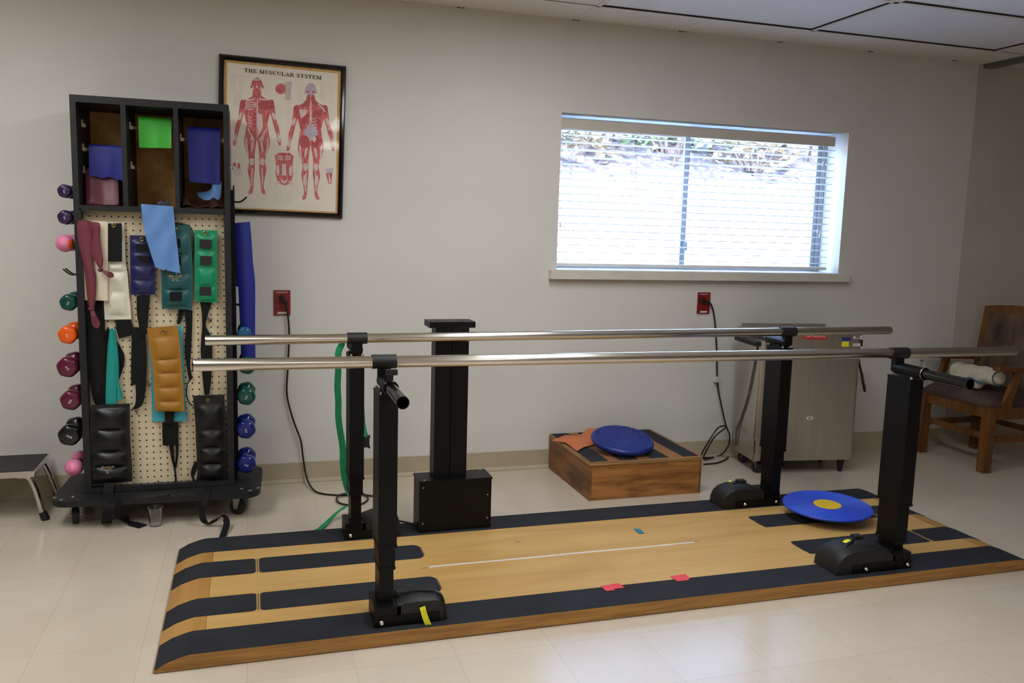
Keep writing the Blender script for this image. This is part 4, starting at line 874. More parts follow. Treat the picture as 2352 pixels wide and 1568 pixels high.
# maroon band knotted, hanging front left
t = thing('exercise_band', 'maroon knotted exercise band hanging over the cream canvas cuff', 'exercise band', at(*c1(300, 1500), 'y', -.405), group='elastic exercise bands')
bm = B(); hang(bm, [(c1(232, 946), c1(340, 962)), (c1(224, 985), c1(322, 1010)), (c1(232, 1080), c1(322, 1080)), (c1(252, 1180), c1(326, 1180)), (c1(272, 1270), c1(334, 1260)), (c1(284, 1400), c1(350, 1330)), (c1(292, 1470), c1(350, 1440)), (c1(302, 1525), c1(336, 1525))], -.405, .004, 5, 9, bulge=.008); obj('long_tail', bm, LMAR, t, smooth=60)
bm = B(); hang(bm, [(c1(250, 938), c1(372, 962)), (c1(322, 1010), c1(378, 985)), (c1(320, 1090), c1(378, 1060)), (c1(318, 1170), c1(392, 1160)), (c1(345, 1220), c1(398, 1215)), (c1(366, 1262), c1(390, 1262))], -.409, .004, 5, 9, bulge=.006); obj('short_tail', bm, LMAR, t, smooth=60)
for q0, q1, w_ in ((c1(322, 1535), c2(346, 205), .03), (c1(382, 1275), c1(468, 1322), .024)):
    p0, p1 = at(*q0, 'y', -.415), at(*q1, 'y', -.412); bm = B(); bmesh.ops.create_icosphere(bm, subdivisions=3, radius=.011)
    for v in bm.verts: v.co = v.co*(1+.25*math.sin(v.co.x*500+v.co.z*300)); v.co.z *= .8
    bmesh.ops.translate(bm, vec=p0, verts=bm.verts); d_ = (p1-p0); wd = d_.cross(V((0, 1, 0))).normalized()
    ribbon(bm, [p0, p0+d_*.4+V((0, -.006, 0)), p0+d_*.8, p1], [.010, w_*.7, w_, .006], [wd, wd+V((0, .5, 0)), wd, wd], .003); obj('knot', bm, LMAR, t, smooth=60)
bm = B(); hang(bm, [(c2(424, 210), c2(446, 208)), (c2(412, 330), c2(462, 330)), (c2(404, 480), c2(466, 480)), (c2(400, 620), c2(468, 620)), (c2(398, 750), c2(468, 746))], -.38, .003, 5, 7, bulge=.006); hang(bm, [(c2(444, 208), c2(464, 214)), (c2(452, 320), c2(476, 330)), (c2(462, 450), c2(484, 430)), (c2(466, 560), c2(486, 560)), (c2(468, 620), c2(502, 610)), (c2(466, 672), c2(510, 658))], -.376, .003, 5, 7, bulge=.008)
band('exercise_band', 'teal exercise band folded over a hook above the large black cuff', bm, LTEAL)
bm = B(); hang(bm, [(c2(690, 215), c2(888, 186)), (c2(684, 320), c2(896, 330)), (c2(694, 520), c2(906, 500)), (c2(696, 690), c2(914, 680)), (c2(700, 806), c2(922, 803))], -.362, .002, 5, 9, wave=.002)
band('exercise_band', 'turquoise exercise band hanging behind the gold cuff', bm, LTURQ)
bm = B(); hang(bm, [((539, 512), (574, 509)), ((540, 545), (577, 540)), ((543, 600), (581, 600)), ((547, 660), (586, 650)), ((551, 740), (586, 740)), ((554, 825), (587, 825))], -.30, .014, 5, 9, bulge=.012)
hang(bm, [((537, 515), (552, 512)), ((536, 580), (549, 580)), ((535, 640), (549, 640)), ((540, 658), (549, 658))], -.285, .006, 4, 5, bulge=.004)
band('exercise_band', 'long deep blue exercise band hanging down the right side of the rack', bm, LBLUE)
p = at(556, 512, 'y', -.29); bm = B(); tube(bm, [(RX1+.012, -.292, p.z-.006), (p.x, -.292, p.z-.006), (p.x+.03, -.292, p.z+.002)], .0035, 8); obj('side_hook', bm, BLACKM, rk)
# plastic cup
t = thing('plastic_cup', 'small clear plastic cup standing on the floor below the rack', 'cup', at(358, 1207, 'z', 0))
c_ = at(357, 1208, 'z', 0); c_.y += .012
CUP = glass_mat('clear_cup', (.965, .965, .965), .10)
bm = B(); lathe(bm, [(0, .001), (.0235, .001), (.024, .003), (.033, .078), (.0338, .080), (.0345, .079), (.0335, .077), (.0246, .0), (0, 0)], c_, n=36); obj('cup_wall', bm, CUP, t)
bm = B(); lathe(bm, [(0, .004), (.0225, .004), (.0225, .006), (0, .006)], c_, n=30); obj('cup_bottom', bm, mat('cup_base', (186, 182, 178), .3), t)

# ------------------------------------------------------------------ parallel bars on their platform
PF, PB, PZ = -1.771, -.829, .0466
XL, XR, RMP = -.177, 2.896, .098
pb = thing('parallel_bars', 'parallel walking bars on a striped plywood platform with black posts', 'parallel bars', (1.36, -1.30, 0))
PR = [(XL-RMP, .009), (XL-.060, .0300), (XL-.020, .0425), (XL, PZ), (XL+.036, PZ), (XR-.036, PZ), (XR, PZ), (XR+.020, .0425), (XR+.060, .0300), (XR+RMP, .009)]
def pz(x):
    for (a, za), (b, zb_) in zip(PR, PR[1:]):
        if a <= x <= b: return za+(zb_-za)*(x-a)/(b-a)
    return PR[0][1]
bm = B(); zb0 = .003
top = [[bm.verts.new((x, y, z)) for x, z in PR] for y in (PF, PB)]; bot = [[bm.verts.new((x, y, zb0)) for x in (XL-RMP, XR+RMP)] for y in (PF, PB)]
for i in range(len(PR)-1):
    f = bm.faces.new((top[0][i], top[0][i+1], top[1][i+1], top[1][i])); f.material_index = 0 if i == 4 else 1
for k in (0, 1):
    f = bm.faces.new([bot[k][0]]+top[k]+[bot[k][1]]); f.material_index = 2
for j, e in ((0, 0), (-1, 1)):
    f = bm.faces.new((top[0][j], top[1][j], bot[1][e], bot[0][e])); f.material_index = 1
f = bm.faces.new((bot[0][0], bot[0][1], bot[1][1], bot[1][0])); f.material_index = 2
deck = obj('platform', bm, [MAPLE, RAMP, OAK], pb, smooth=0)
bm = B()
for x in (XL+.036, XR-.036): box(bm, x-.0008, x+.0008, PF+.001, PB-.001, PZ-.001, PZ+.0004)
obj('board_seam', bm, mat('seam_brown', (120, 82, 44), .7), deck)
def strip(x0, x1, y0, y1, r0, r1):
    xs = sorted(set([x0, x1]+[p[0] for p in PR if x0 < p[0] < x1]+([x0+r0*(1-math.cos(PI/2*k/5)) for k in range(6)] if r0 else [])+([x1-r1*(1-math.cos(PI/2*k/5)) for k in range(6)] if r1 else [])))
    rows = []
    for x in xs:
        d = 0
        if r0 and x < x0+r0: d = r0-math.sqrt(max(0, r0*r0-(x0+r0-x)**2))
        if r1 and x > x1-r1: d = r1-math.sqrt(max(0, r1*r1-(x-x1+r1)**2))
        rows.append([V((x, y0+d, pz(x)+.0012)), V((x, y1-d, pz(x)+.0012))])
    bm = B(); grid(bm, rows, (0, 0, -.0014)); return obj('grip_strip', bm, GRIP, deck, smooth=0)
EL, ER = XL-RMP+.002, XR+RMP-.002
strip(EL, ER, PF+.001, -1.622, 0, 0); strip(EL, ER, -.980, PB-.001, 0, 0)
for y0, y1 in ((-1.526, -1.390), (-1.218, -1.080)):
    strip(EL, .010, y0, y1, 0, .016); strip(.022, .622, y0, y1, .016, .03); strip(2.106, 2.698, y0, y1, .012, .014); strip(2.712, ER, y0, y1, .014, 0)
    bm = B()
    for x in (.016, 2.705): box(bm, x-.0022, x+.0022, y0+.004, y1-.004, PZ, PZ+.0007)
    obj('routed_line', bm, mat('routed_brown', (110, 86, 72), .8), deck)
    for x, s in ((.622, 1), (2.106, -1)):
        bm = B(); box(bm, x+s*.003-.0018, x+s*.003+.0018, y0+.028, y1-.020, PZ, PZ+.0006); obj('routed_line', bm, mat('routed_brown', (110, 86, 72), .8), deck)
WT = mat('white_tape', (214, 206, 200), .6, var=.05, scale=40); RT = mat('red_tape', (222, 62, 74), .55, var=.06); BT = mat('blue_tape', (36, 120, 160), .6)
bm = B(); grid(bm, [[V((.619+1.093*i/20, -1.3125+y+.003*math.sin(i*.7)*.4, PZ+.0007)) for y in (0, .0125)] for i in range(21)], (0, 0, -.0006)); obj('white_tape_line', bm, WT, deck, smooth=0)
def tape(pts, m_, name):
    z = PZ+.0026; bm = B(); prism(bm, [V((at(*p, 'z', PZ).x, at(*p, 'z', PZ).y, z)) for p in pts], (0, 0, .0006)); return obj(name, bm, m_, deck, smooth=0)
c8 = lambda x, y: (960+x/3.267, 1140+y/3.267)
tape([c8(1368, 677), c8(1505, 655), c8(1552, 690), c8(1470, 698), c8(1478, 708), c8(1415, 715)], RT, 'red_tape')
tape([c8(1892, 602), c8(2005, 587), c8(2040, 618), c8(2028, 632), c8(1945, 642)], RT, 'red_tape')
tape([c8(1618, 245), c8(1668, 248), c8(1700, 280), c8(1655, 278)], BT, 'blue_tape')
# scuffs on the deck
bm = B()
for (x, y, a, b_) in ((1.015, -1.137, .012, .006), (.60, -1.312, .02, .004), (.905, -1.20, .004, .003), (1.73, -1.30, .01, .003)): lathe(bm, [(0, .0004), (1, 0)], (0, 0, 0), n=12); [setattr(v, 'co', V((v.co.x*a+x, v.co.y*b_+y, v.co.z+PZ+.0002))) for v in bm.verts if abs(v.co.z) < .01 and v.co.length < 1.2]
obj('scuff_mark', bm, mat('scuff', (150, 122, 84), .8), deck)
# posts
def post(xc, yc, secs, label=None):
    """telescoping post; secs = [(z0, z1, half x, half y)] from the foot upward; each its own sub-part"""
    root = None
    for k, (z0, z1, hx, hy) in enumerate(secs):
        bm = B(); box(bm, xc-hx, xc+hx, yc-hy, yc+hy, z0, z1)
        o = obj('post' if root is None else 'sleeve', bm, BLACKM, pb if root is None else root, bevel=.0035)
        if root is None: root = o
        if k:
            bm = B(); box(bm, xc-hx-.0018, xc+hx+.0018, yc-hy-.0018, yc+hy+.0018, z0, z0+.009); obj('collar', bm, BLACKM, root, bevel=.002)
    z1, hx, hy = secs[-1][1:]
    bm = B(); box(bm, xc-hx-.001, xc+hx+.001, yc-hy-.002, yc+hy+.002, z1, z1+.005); obj('cap_plate', bm, BLACKM, root, bevel=.001)
    bm = B()
    for sx in (-1, 1):
        for sy in (-1, 1):
            bm = B(); lathe(bm, [(0, .010), (.004, .009), (.006, .005), (.006, 0)], (xc+sx*(hx-.007), yc+sy*(hy-.006), z1+.004), n=8); obj('bolt', bm, ZINC, root)
    return root
def housing(xc, ys, yo, hdir, hl, plate):
    """post foot: square socket, rounded motor hood to one side, side plate and bolts. ys = side facing the viewer"""
    ya, yb_ = min(ys, yo), max(ys, yo)
    bm = B(); box(bm, xc-.041, xc+.041, ya+.004, yb_-.004, PZ+.0015, .112); base = obj('foot_housing', bm, BLACKM, pb, bevel=.005)
    e = xc+hdir*.030; L = hl; Z = PZ+.0015
    pr = [(0, Z), (0, .112), (.05, .135), (.08, .147), (.12, .150), (.165, .147), (.198, .136), (.219, .114), (.229, .084), (.232, Z)]
    if hdir > 0: pr = [(0, Z), (0, .118), (.02, .130), (.06, .134), (.125, .132), (.142, .126), (.151, .112), (.154, .08), (.154, Z)]
    k = L/pr[-1][0]; pr = [(e+hdir*a*k, z) for a, z in pr]; bm = B()
    n = 10; rows = []
    yc = (ya+yb_)/2; hw = (yb_-ya)/2-.004
    for i in range(n+1):
        a = -PI/2+PI*i/n; yy = yc+hw*math.sin(a)*1.0; q = 1-.16*abs(math.sin(a))**3
        rows.append([V((x, yy, Z+(z-Z)*q)) for x, z in pr])
    rows = [[V((p.x, ya+.004, Z+(p.z-Z)*.62)) for p in rows[0]]]+rows+[[V((p.x, yb_-.004, Z+(p.z-Z)*.62)) for p in rows[-1]]]
    g = [[bm.verts.new(p) for p in r] for r in rows]
    for a, b in zip(g, g[1:]):
        for j in range(len(a)-1):
            try: bm.faces.new((a[j], a[j+1], b[j+1], b[j]))
            except ValueError: pass
    bm.faces.new([v for v in g[0]]); bm.faces.new([v for v in g[-1]][::-1])
    bmesh.ops.remove_doubles(bm, verts=bm.verts, dist=.0002)
    obj('motor_hood', bm, mat('hood_plastic', (20, 20, 21), .55, var=.1, scale=30, bump=.15, bscale=200), base, smooth=50)
    s = 1 if ys > yo else -1
    x0, x1 = sorted((xc-hdir*.043, e+hdir*L*plate)); bm = B(); box(bm, x0, x1, ys-s*.004-.002, ys-s*.004+.002+.001, PZ+.0015, PZ+.036); obj('side_plate', bm, BLACKM, base, bevel=.0015)
    bm = B(); bx = [xc-hdir*.02]+([e+hdir*L*plate*.72] if hdir < 0 else [])
    bm.free()
    for x in bx:
        bm = B(); lathe(bm, [(0, .007), (.005, .007), (.008, .003), (.008, 0)], (x, ys-.003, PZ+.020), (0, -1, 0), 12); obj('bolt', bm, CHROME, base)
    return base
fx0, fx1 = .399, 2.366; bxl, bxr = .391, 2.310; FY, BY = -1.66, -.94
post(fx0, FY, [(.11, .24, .0225, .044), (.222, .31, .0255, .052), (.295, .775, .029, .06)]); post(fx1, FY, [(.11, .16, .0215, .042), (.140, .31, .0255, .052), (.285, .770, .029, .06)])
post(bxl, BY, [(.11, .25, .0205, .042), (.235, .31, .0255, .052), (.300, .782, .028, .06)]); post(bxr, BY, [(.11, .26, .0225, .044), (.238, .32, .0265, .052), (.312, .786, .029, .06)])
h1 = housing(fx0, -1.742, -1.602, 1, .150, .9); h2 = housing(fx1-.012, -1.742, -1.602, -1, .262, .74)
h3 = housing(bxl, -.972, -.845, 1, .150, .9); h4 = housing(bxr-.005, -.972, -.845, -1, .225, .72)
# cords and yellow tags on the motor hoods
YEL = mat('yellow_tag', (232, 228, 40), .5, var=.03)
def yelltag(base, path, tagpts, wd):
    bm = B(); tube(bm, catmull(path, 6), .0042, 9); o = obj('motor_cord', bm, CABLE, base)
    bm = B(); ribbon(bm, tagpts, .018, wd, .0008); k = obj('warning_tag', bm, YEL, base, smooth=0)
    return k
tg = yelltag(h1, [(.50, -1.69, .134), (.545, -1.705, .137), (.572, -1.72, .125), (.583, -1.728, .08), (.586, -1.732, PZ+.002)], [at(970, 1393, 'y', -1.742), at(975, 1412, 'y', -1.748), at(982, 1430, 'y', -1.754), at(989, 1445, 'y', -1.757)], V((1, 0, .1)))
bm = B(); q = random.Random(2)
T0, T1 = at(971, 1402, 'y', -1.7475), at(987, 1441, 'y', -1.7585); sx_ = V((1, 0, .1)).normalized()
for i in range(15):
    p = T0.lerp(T1, i/14)+V((0, -.0032, 0)); a = -.0075
    while a < .0065:
        L = q.uniform(.001, .0035); quad(bm, p+sx_*a+V((0, 0, -.0005)), p+sx_*min(a+L, .0075)+V((0, 0, -.0005)), p+sx_*min(a+L, .0075)+V((0, 0, .0005)), p+sx_*a+V((0, 0, .0005))); a += L+.0009
obj('tag_print', bm, mat('tag_print_ink', (70, 66, 20), .6), h1, smooth=0)
bm = B(); box(bm, .432, .470, -1.70, -1.672, .128, .139); box(bm, .470, .505, -1.696, -1.684, .130, .139); obj('cord_plug', bm, RUBBER, h1, bevel=.003)
yelltag(h2, [(2.19, -1.66, .152), (2.155, -1.69, .153), (2.120, -1.70, .138), (2.10, -1.70, .10), (2.09, -1.695, PZ+.002)], [(2.165, -1.672, .1545), (2.148, -1.675, .1535), (2.135, -1.678, .149)], V((0, 1, 0)))
bm = B(); box(bm, 2.20, 2.236, -1.66, -1.63, .150, .160); obj('cord_plug', bm, RUBBER, h2, bevel=.003)
yelltag(h4, [(2.165, -.90, .150), (2.13, -.92, .149), (2.105, -.925, .13), (2.085, -.93, .09), (2.075, -.93, PZ+.002)], [(2.14, -.880, .150), (2.118, -.878, .138), (2.10, -.876, .118), (2.085, -.874, .095)], V((0, 1, 0)))
bm = B(); box(bm, 2.155, 2.195, -.92, -.89, .149, .160); obj('cord_plug', bm, RUBBER, h4, bevel=.003)
# hand rails with clamps, drop brackets and width-adjusting cross tubes
def rail(y, z0, z1, x0, x1):
    bm = B(); n = 28; a, b = V((x0, y, z0)), V((x1, y, z1)); d = (b-a).normalized()
    tube(bm, [a+d*.0015, a+d*.004, b-d*.004, b-d*.0015], [.0172, .0185, .0185, .0172], n); r = obj('hand_rail', bm, STEEL, pb, smooth=40)
    bm = B(); tube(bm, [a-d*.001, a+d*.003], .0168, n); tube(bm, [b-d*.003, b+d*.001], .0168, n); obj('end_cap', bm, BLACKG, r)
def bracket(x, y, zb_, tz, out, L, knob=False):
    bm = B(); n = 30; pipe(bm, (x-.038, y, zb_), (x+.038, y, zb_), .0222, .0180, n); ro = obj('rail_clamp', bm, mat('black_crackle', (14, 14, 15), .5, var=.15, scale=60, bump=.15, bscale=900), pb, smooth=40)
    bm = B(); box(bm, x-.0195, x+.0195, y-.012, y+.012, tz-.012, zb_-.018); tube(bm, [(x, y-out*.010, tz), (x, y+out*.02, tz)], .0205, 24); obj('drop_bracket', bm, BLACKM, ro, bevel=.004)
    bm = B(); pipe(bm, (x, y-out*.004, tz), (x, y+out*.145, tz), .0225, .0188, 28); obj('cross_sleeve', bm, BLACKM, ro, smooth=40)
    bm = B(); tube(bm, [(x+.0225*math.cos(2*PI*k/24), y+out*.140, tz+.0225*math.sin(2*PI*k/24)) for k in range(24)], .0018, 6, close=True, hint=V((0, 1, 0))); obj('sleeve_ring', bm, BLACKG if knob else ZINC, ro)
    bm = B(); pipe(bm, (x, y+out*.10, tz), (x, y+out*L, tz), .0186, .0160, 28); obj('cross_tube', bm, BLACKG, ro, smooth=40)
    bm = B(); box(bm, x-.016, x+.016, y+out*.03, y+out*.11, tz-.024, tz-.010); obj('saddle', bm, BLACKM, ro, bevel=.002)
    bm = B(); yk = y+out*.118
    if knob: tube(bm, [(x+.004, yk, tz+.02), (x+.004, yk, tz+.040)], .0065, 10); box(bm, x-.012, x+.022, yk-.009, yk+.009, tz+.038, tz+.054); obj('knob', bm, RUBBER, ro, bevel=.004)
    else: tube(bm, [(x, yk, tz+.02), (x, yk, tz+.046)], .003, 8); box(bm, x-.010, x+.010, yk-.002, yk+.002, tz+.044, tz+.049); obj('thumb_screw', bm, ZINC, ro, bevel=.001)
    return ro
rail(-1.62, .8665, .858, -.160, 2.931); rail(-.98, .8525, .8645, -.157, 2.878)
bracket(.399, -1.62, .866, .806, -1, .345, True); bracket(2.360, -1.62, .8595, .803, -1, .345)
bracket(.393, -.98, .855, .810, 1, .33); bracket(2.318, -.98, .8625, .814, 1, .33)
# drive column at the back
bm = B(); box(bm, .648, .952, -.957, -.838, PZ+.0015, .262); cb = obj('drive_box', bm, BLACKM, pb, bevel=.002)
bm = B(); box(bm, .645, .955, -.961, -.834, .258, .2645); obj('box_lid', bm, BLACKM, cb, bevel=.002)
bm = B()
for x, z in ((.664, .236), (.664, .085), (.936, .19), (.936, .09)): lathe(bm, [(0, .002), (.003, .0015), (.004, 0)], (x, -.957, z), (0, -1, 0), 10)
for x, y in ((.67, -.945), (.93, -.85), (.85, -.90)): lathe(bm, [(0, .002), (.003, .0015), (.004, 0)], (x, y, .2645), n=10)
obj('screws', bm, ZINC, cb)
bm = B(); box(bm, .712, .778, -.925, -.848, .2645, .887); box(bm, .781, .850, -.927, -.846, .2645, .887); box(bm, .776, .783, -.915, -.86, .2645, .887); cl = obj('drive_column', bm, BLACKM, pb, bevel=.003)
bm = B(); box(bm, .684, .872, -.942, -.832, .887, .911); obj('column_cap', bm, BLACKM, cl, bevel=.002)
bm = B()
for x in (.727, .83): lathe(bm, [(0, .003), (.004, .0025), (.005, 0)], (x, -.885, .911), n=10)
obj('cap_screws', bm, RUBBER, cl)
bm = B(); tube(bm, catmull([(.53, -.88, .06), (.56, -.87, .075), (.60, -.88, .072), (.652, -.90, .062)], 6), .004, 8); obj('motor_cord', bm, CABLE, cb)

# ------------------------------------------------------------------ gait belt over the back left cross tube
t = thing('gait_belt', 'long green gait belt hung over the back left cross tube', 'gait belt', (.36, -.78, 0))
yb_ = -.800; G5 = lambda x, y: (600+x/2.613, 640+y/2.613)
fxv = V((1, 0, 0))
L = [G5(495, 392), G5(466, 430), G5(463, 500), G5(462, 560), G5(458, 640), G5(463, 740), G5(463, 830), G5(476, 930), G5(489, 1010), G5(491, 1100), G5(500, 1190), G5(525, 1275)]
p_ = [V((.393, -.800, .835)), V((.374, -.800, .831))]+[at(*q, 'y', yb_) for q in L[1:]]
p_ += [at(*G5(556, 1310), 'y', -.79), at(*G5(558, 1345), 'z', .06), at(*G5(520, 1362), 'z', .055), at(*G5(470, 1390), 'z', .035), at(*G5(410, 1445), 'z', .012), at(*G5(350, 1500), 'z', .006), at(*G5(290, 1525), 'z', .004)]
wds = [V((0, 1, 0)), V((.2, 1, 0))]+[V((1, -.25, 0))]*(len(L)-1)+[V((1, -.5, 0)), V((.9, -.4, .5)), V((.9, -.4, .5)), V((.85, -.45, .5)), V((.85, -.5, .3)), V((.85, -.55, .1)), V((.85, -.55, 0))]
bm = B(); ribbon(bm, p_, .026, wds, .0022)
ribbon(bm, [V((.393, -.800, .8365)), V((.413, -.800, .831)), at(*G5(600, 600), 'y', -.80), at(*G5(610, 760), 'y', -.80), at(*G5(618, 880), 'y', -.80), at(*G5(634, 950), 'y', -.80)], .026, [V((0, 1, 0)), V((0, 1, 0)), V((.5, 1, 0)), V((.5, 1, 0)), V((.6, 1, 0)), V((.6, 1, 0))], .0022)
obj('webbing', bm, GREEN, t, smooth=50)
p = at(*G5(632, 978), 'y', -.80); bm = B(); box(bm, p.x-.011, p.x+.011, p.y-.008, p.y+.008, p.z-.022, p.z+.022); box(bm, p.x+.006, p.x+.014, p.y-.009, p.y+.009, p.z-.026, p.z-.018); box(bm, p.x+.006, p.x+.014, p.y-.009, p.y+.009, p.z+.018, p.z+.026); obj('buckle', bm, RUBBER, t, bevel=.002)

# ------------------------------------------------------------------ wooden step box, disc, cloth
BW = wood('stained_pine', (176, 120, 62), (120, 74, 34), .5, (1.2, 5, 9), 3.0, coat=.1, knots=5)
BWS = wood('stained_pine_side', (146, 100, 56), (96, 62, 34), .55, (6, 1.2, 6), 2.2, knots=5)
PLY = wood('ply_edge', (186, 148, 96), (112, 78, 44), .65, (1, 1, 60), 2.5)
bx = thing('step_box', 'low wooden step box with black grip strips against the wall', 'step box', (1.85, -.30, 0))
x0, x1, y0, y1, zt = 1.548, 2.150, -.590, -.012, .190
for ya_, yc_ in ((y0, y0+.018), (y1-.018, y1)):
    bm = B(); box(bm, x0+.012, x1-.012, ya_, yc_, .001, zt-.017); obj('panel', bm, BW, bx, smooth=0)
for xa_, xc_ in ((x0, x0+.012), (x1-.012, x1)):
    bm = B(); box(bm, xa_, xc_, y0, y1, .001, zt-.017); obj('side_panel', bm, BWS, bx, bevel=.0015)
bm = B(); box(bm, x0-.002, x1+.002, y0-.003, y1, zt-.017, zt); obj('top_board', bm, [PLY], bx, bevel=.0015)
TOPW = wood('worn_top', (150, 104, 62), (120, 78, 44), .6, (6, 1, 1), 2)
bm = B(); box(bm, x0, x1, y0, y1-.002, zt, zt+.0006); obj('top_veneer', bm, TOPW, bx)
wd_ = x1-x0
for a, b in ((.012, .165), (.262, .425), (.535, .70), (.828, .972)):
    bm = B(); q = random.Random(int(a*100)); rows = [[V((x0+wd_*a, y0+.006+q.uniform(0, .005), zt+.0016)), V((x0+wd_*(a+b)/2, y0+.005+q.uniform(0, .006), zt+.0016)), V((x0+wd_*b, y0+.004+q.uniform(0, .006), zt+.0016))], [V((x0+wd_*a, y1-.006, zt+.0016)), V((x0+wd_*(a+b)/2, y1-.006, zt+.0016)), V((x0+wd_*b, y1-.006, zt+.0016))]]
    grid(bm, rows, (0, 0, -.0012)); obj('grip_strip', bm, GRIP, bx, smooth=0)
# orange cloth, crumpled under the disc
cb5 = lambda x, y: (1240+x/5.6, 940+y/5.6)
OUT = [(152, 402), (240, 366), (332, 330), (410, 340), (482, 346), (540, 318), (598, 268), (620, 243), (720, 243), (800, 330), (760, 430), (665, 466), (560, 488), (478, 538), (410, 488), (332, 428), (260, 418)]
bm = B(); cxy = sum([V((a, b, 0)) for a, b in OUT], V())/len(OUT); ringsn = 6; vs = []
for k in range(ringsn+1):
    f = k/ringsn; row = []
    for i, (a, b) in enumerate(OUT):
        qx, qy = cxy.x+(a-cxy.x)*f, cxy.y+(b-cxy.y)*f
        h = .196+.016*(1-f)+.0025*math.sin(i*1.7+k)*(f)+(.014 if 600 < a < 740 and b < 300 else 0)*f
        row.append(bm.verts.new(at(*cb5(qx, qy), 'z', max(h, .1935))))
        if k == 0: break
    vs.append(row)
n = len(OUT)
for i in range(n): bm.faces.new((vs[0][0], vs[1][i], vs[1][(i+1) % n]))
for a, b in zip(vs[1:], vs[2:]):
    for i in range(n): bm.faces.new((a[i], b[i], b[(i+1) % n], a[(i+1) % n]))
g = bmesh.ops.extrude_face_region(bm, geom=list(bm.faces)); bmesh.ops.translate(bm, vec=(0, 0, .0016), verts=[v for v in g['geom'] if isinstance(v, bmesh.types.BMVert)])
t = thing('cloth', 'crumpled orange cloth with brass snaps under the spiky blue disc', 'cloth', at(*cb5(430, 420), 'z', .192))
obj('fabric', bm, mat('orange_cloth', (206, 116, 74), .85, var=.07, scale=60, bump=.3, bscale=400), t, smooth=60)
bm = B()
for q in ((285, 405), (412, 450)): lathe(bm, [(0, .003), (.004, .0028), (.0065, .0005), (.0065, 0)], at(*cb5(*q), 'z', .2005), n=12)
obj('snap', bm, BRASS, t)
# balance disc leaning on the cloth
DB = mat('blue_pvc', (24, 44, 128), .38, var=.05, scale=6)
dc = V((1.792, -.415, .2445)); dr = .160
t = thing('balance_disc', 'round blue inflatable balance disc with small spikes on the wooden step box', 'balance disc', dc)
Md = Matrix.Translation(dc) @ Matrix.Rotation(math.radians(10.8), 4, 'X') @ Matrix.Rotation(math.radians(.2), 4, 'Y')
t.matrix_world = Md
bm = B(); lathe(bm, [(0, -.026), (dr*.5, -.027), (dr*.85, -.022), (dr*.96, -.014), (dr, -.002), (dr*.985, .008), (dr*.93, .015), (dr*.5, .019), (0, .020)], (0, 0, 0), n=64); obj('disc_body', bm, DB, t, local=True, smooth=60)
bm = B()
for k in range(1, 17):
    r = .0088*k; m_ = max(6, int(2*PI*r/.0135)); zz = .0195-.0045*(r/dr)**2
    for i in range(m_):
        a = 2*PI*i/m_+k*.11; lathe(bm, [(.0042, -.001), (.003, .003), (0, .0042)], (r*math.cos(a), r*math.sin(a), zz), n=6)
obj('spikes', bm, DB, t, local=True, smooth=60)
# wobble board
t = thing('wobble_board', 'flat round blue wobble board with yellow centre on the right of the platform', 'wobble board', (2.452, -1.171, 0))
wc = V((2.452, -1.171, .108)); t.location = (2.452, -1.171, PZ); Mw = Matrix.Translation(wc) @ Matrix.Rotation(math.radians(1.5), 4, 'X') @ Matrix.Rotation(math.radians(-1.1), 4, 'Y')
t.matrix_world = Mw
WB = mat('blue_moulded_plastic', (38, 74, 200), .42, var=.03, scale=5)
bm = B(); pr = [(0, -.012), (.186, -.012), (.190, -.009), (.191, -.003), (.188, .000)]
r = .186
while r > .064: pr += [(r, .0008), (r-.0022, .0001)]; r -= .0044
pr += [(.060, .0005), (0, .0005)]
lathe(bm, pr, (0, 0, 0), n=72); obj('board', bm, WB, t, local=True, smooth=30)
bm = B(); lathe(bm, [(.0595, .0005), (.059, .0022), (0, .0024)], (0, 0, 0), n=48); obj('centre_disc', bm, mat('yellow_plastic', (222, 186, 20), .45), t, local=True)
bm = B(); lathe(bm, [(.075, -.010), (.070, -.026), (.052, -.044), (.028, -.054), (0, -.0575)], (0, 0, 0), n=40); obj('rocker_dome', bm, WB, t, local=True, smooth=60)

# ------------------------------------------------------------------ stainless hot pack unit
SS = mat('stainless_sheet', (206, 200, 190), .34, 1.0, var=.035, scale=3, stretch=(20, 20, .6), bump=.03, bscale=8)
ma = math.radians(-8.0); O = V((2.592, -.372, 0)); MA = Matrix.Translation(O) @ Matrix.Rotation(ma, 4, 'Z'); MI = MA.inverted()
mw, md, mz0, mz1 = .584, .30, .078, .766
hp = thing('hot_pack_unit', 'stainless steel hot pack heating cabinet on casters below the window', 'heating cabinet', O, ma)
def mf(px, py):
    d = FWD*CF+RGT*(px-1176)+UPV*(784-py); nn = MA.to_3x3() @ V((0, -1, 0)); k = (O-CAM).dot(nn)/d.dot(nn); return MI @ (CAM+d*k)
def mbox(name, mt, par, *b, bevel=0, smooth=35):
    bm = B(); box(bm, *b); return obj(name, bm, mt, par, local=True, bevel=bevel, smooth=smooth)
bm = B(); R_ = .022; out = []
for cx2, cy2, a0 in ((mw-R_, R_, -PI/2), (mw-R_, md-R_, 0), (R_, md-R_, PI/2), (R_, R_, PI)):
    for k in range(6): a = a0+PI/2*k/5; out.append(V((cx2+R_*math.cos(a), cy2+R_*math.sin(a), mz0)))
prism(bm, out, (0, 0, mz1-mz0)); body = obj('cabinet_body', bm, SS, hp, local=True, smooth=40)
bm = B(); prism(bm, [V((p.x*1.008-.002, p.y*1.012-.002, mz1)) for p in out], (0, 0, .016)); lid = obj('lid', bm, SS, hp, local=True, bevel=.003)
mbox('hinge_strip', SS, hp, .01, mw-.07, md-.035, md-.02, mz1+.016, mz1+.034, bevel=.002)
bm = B(); p0, p1 = mf(1822, 745), mf(1900, 747)
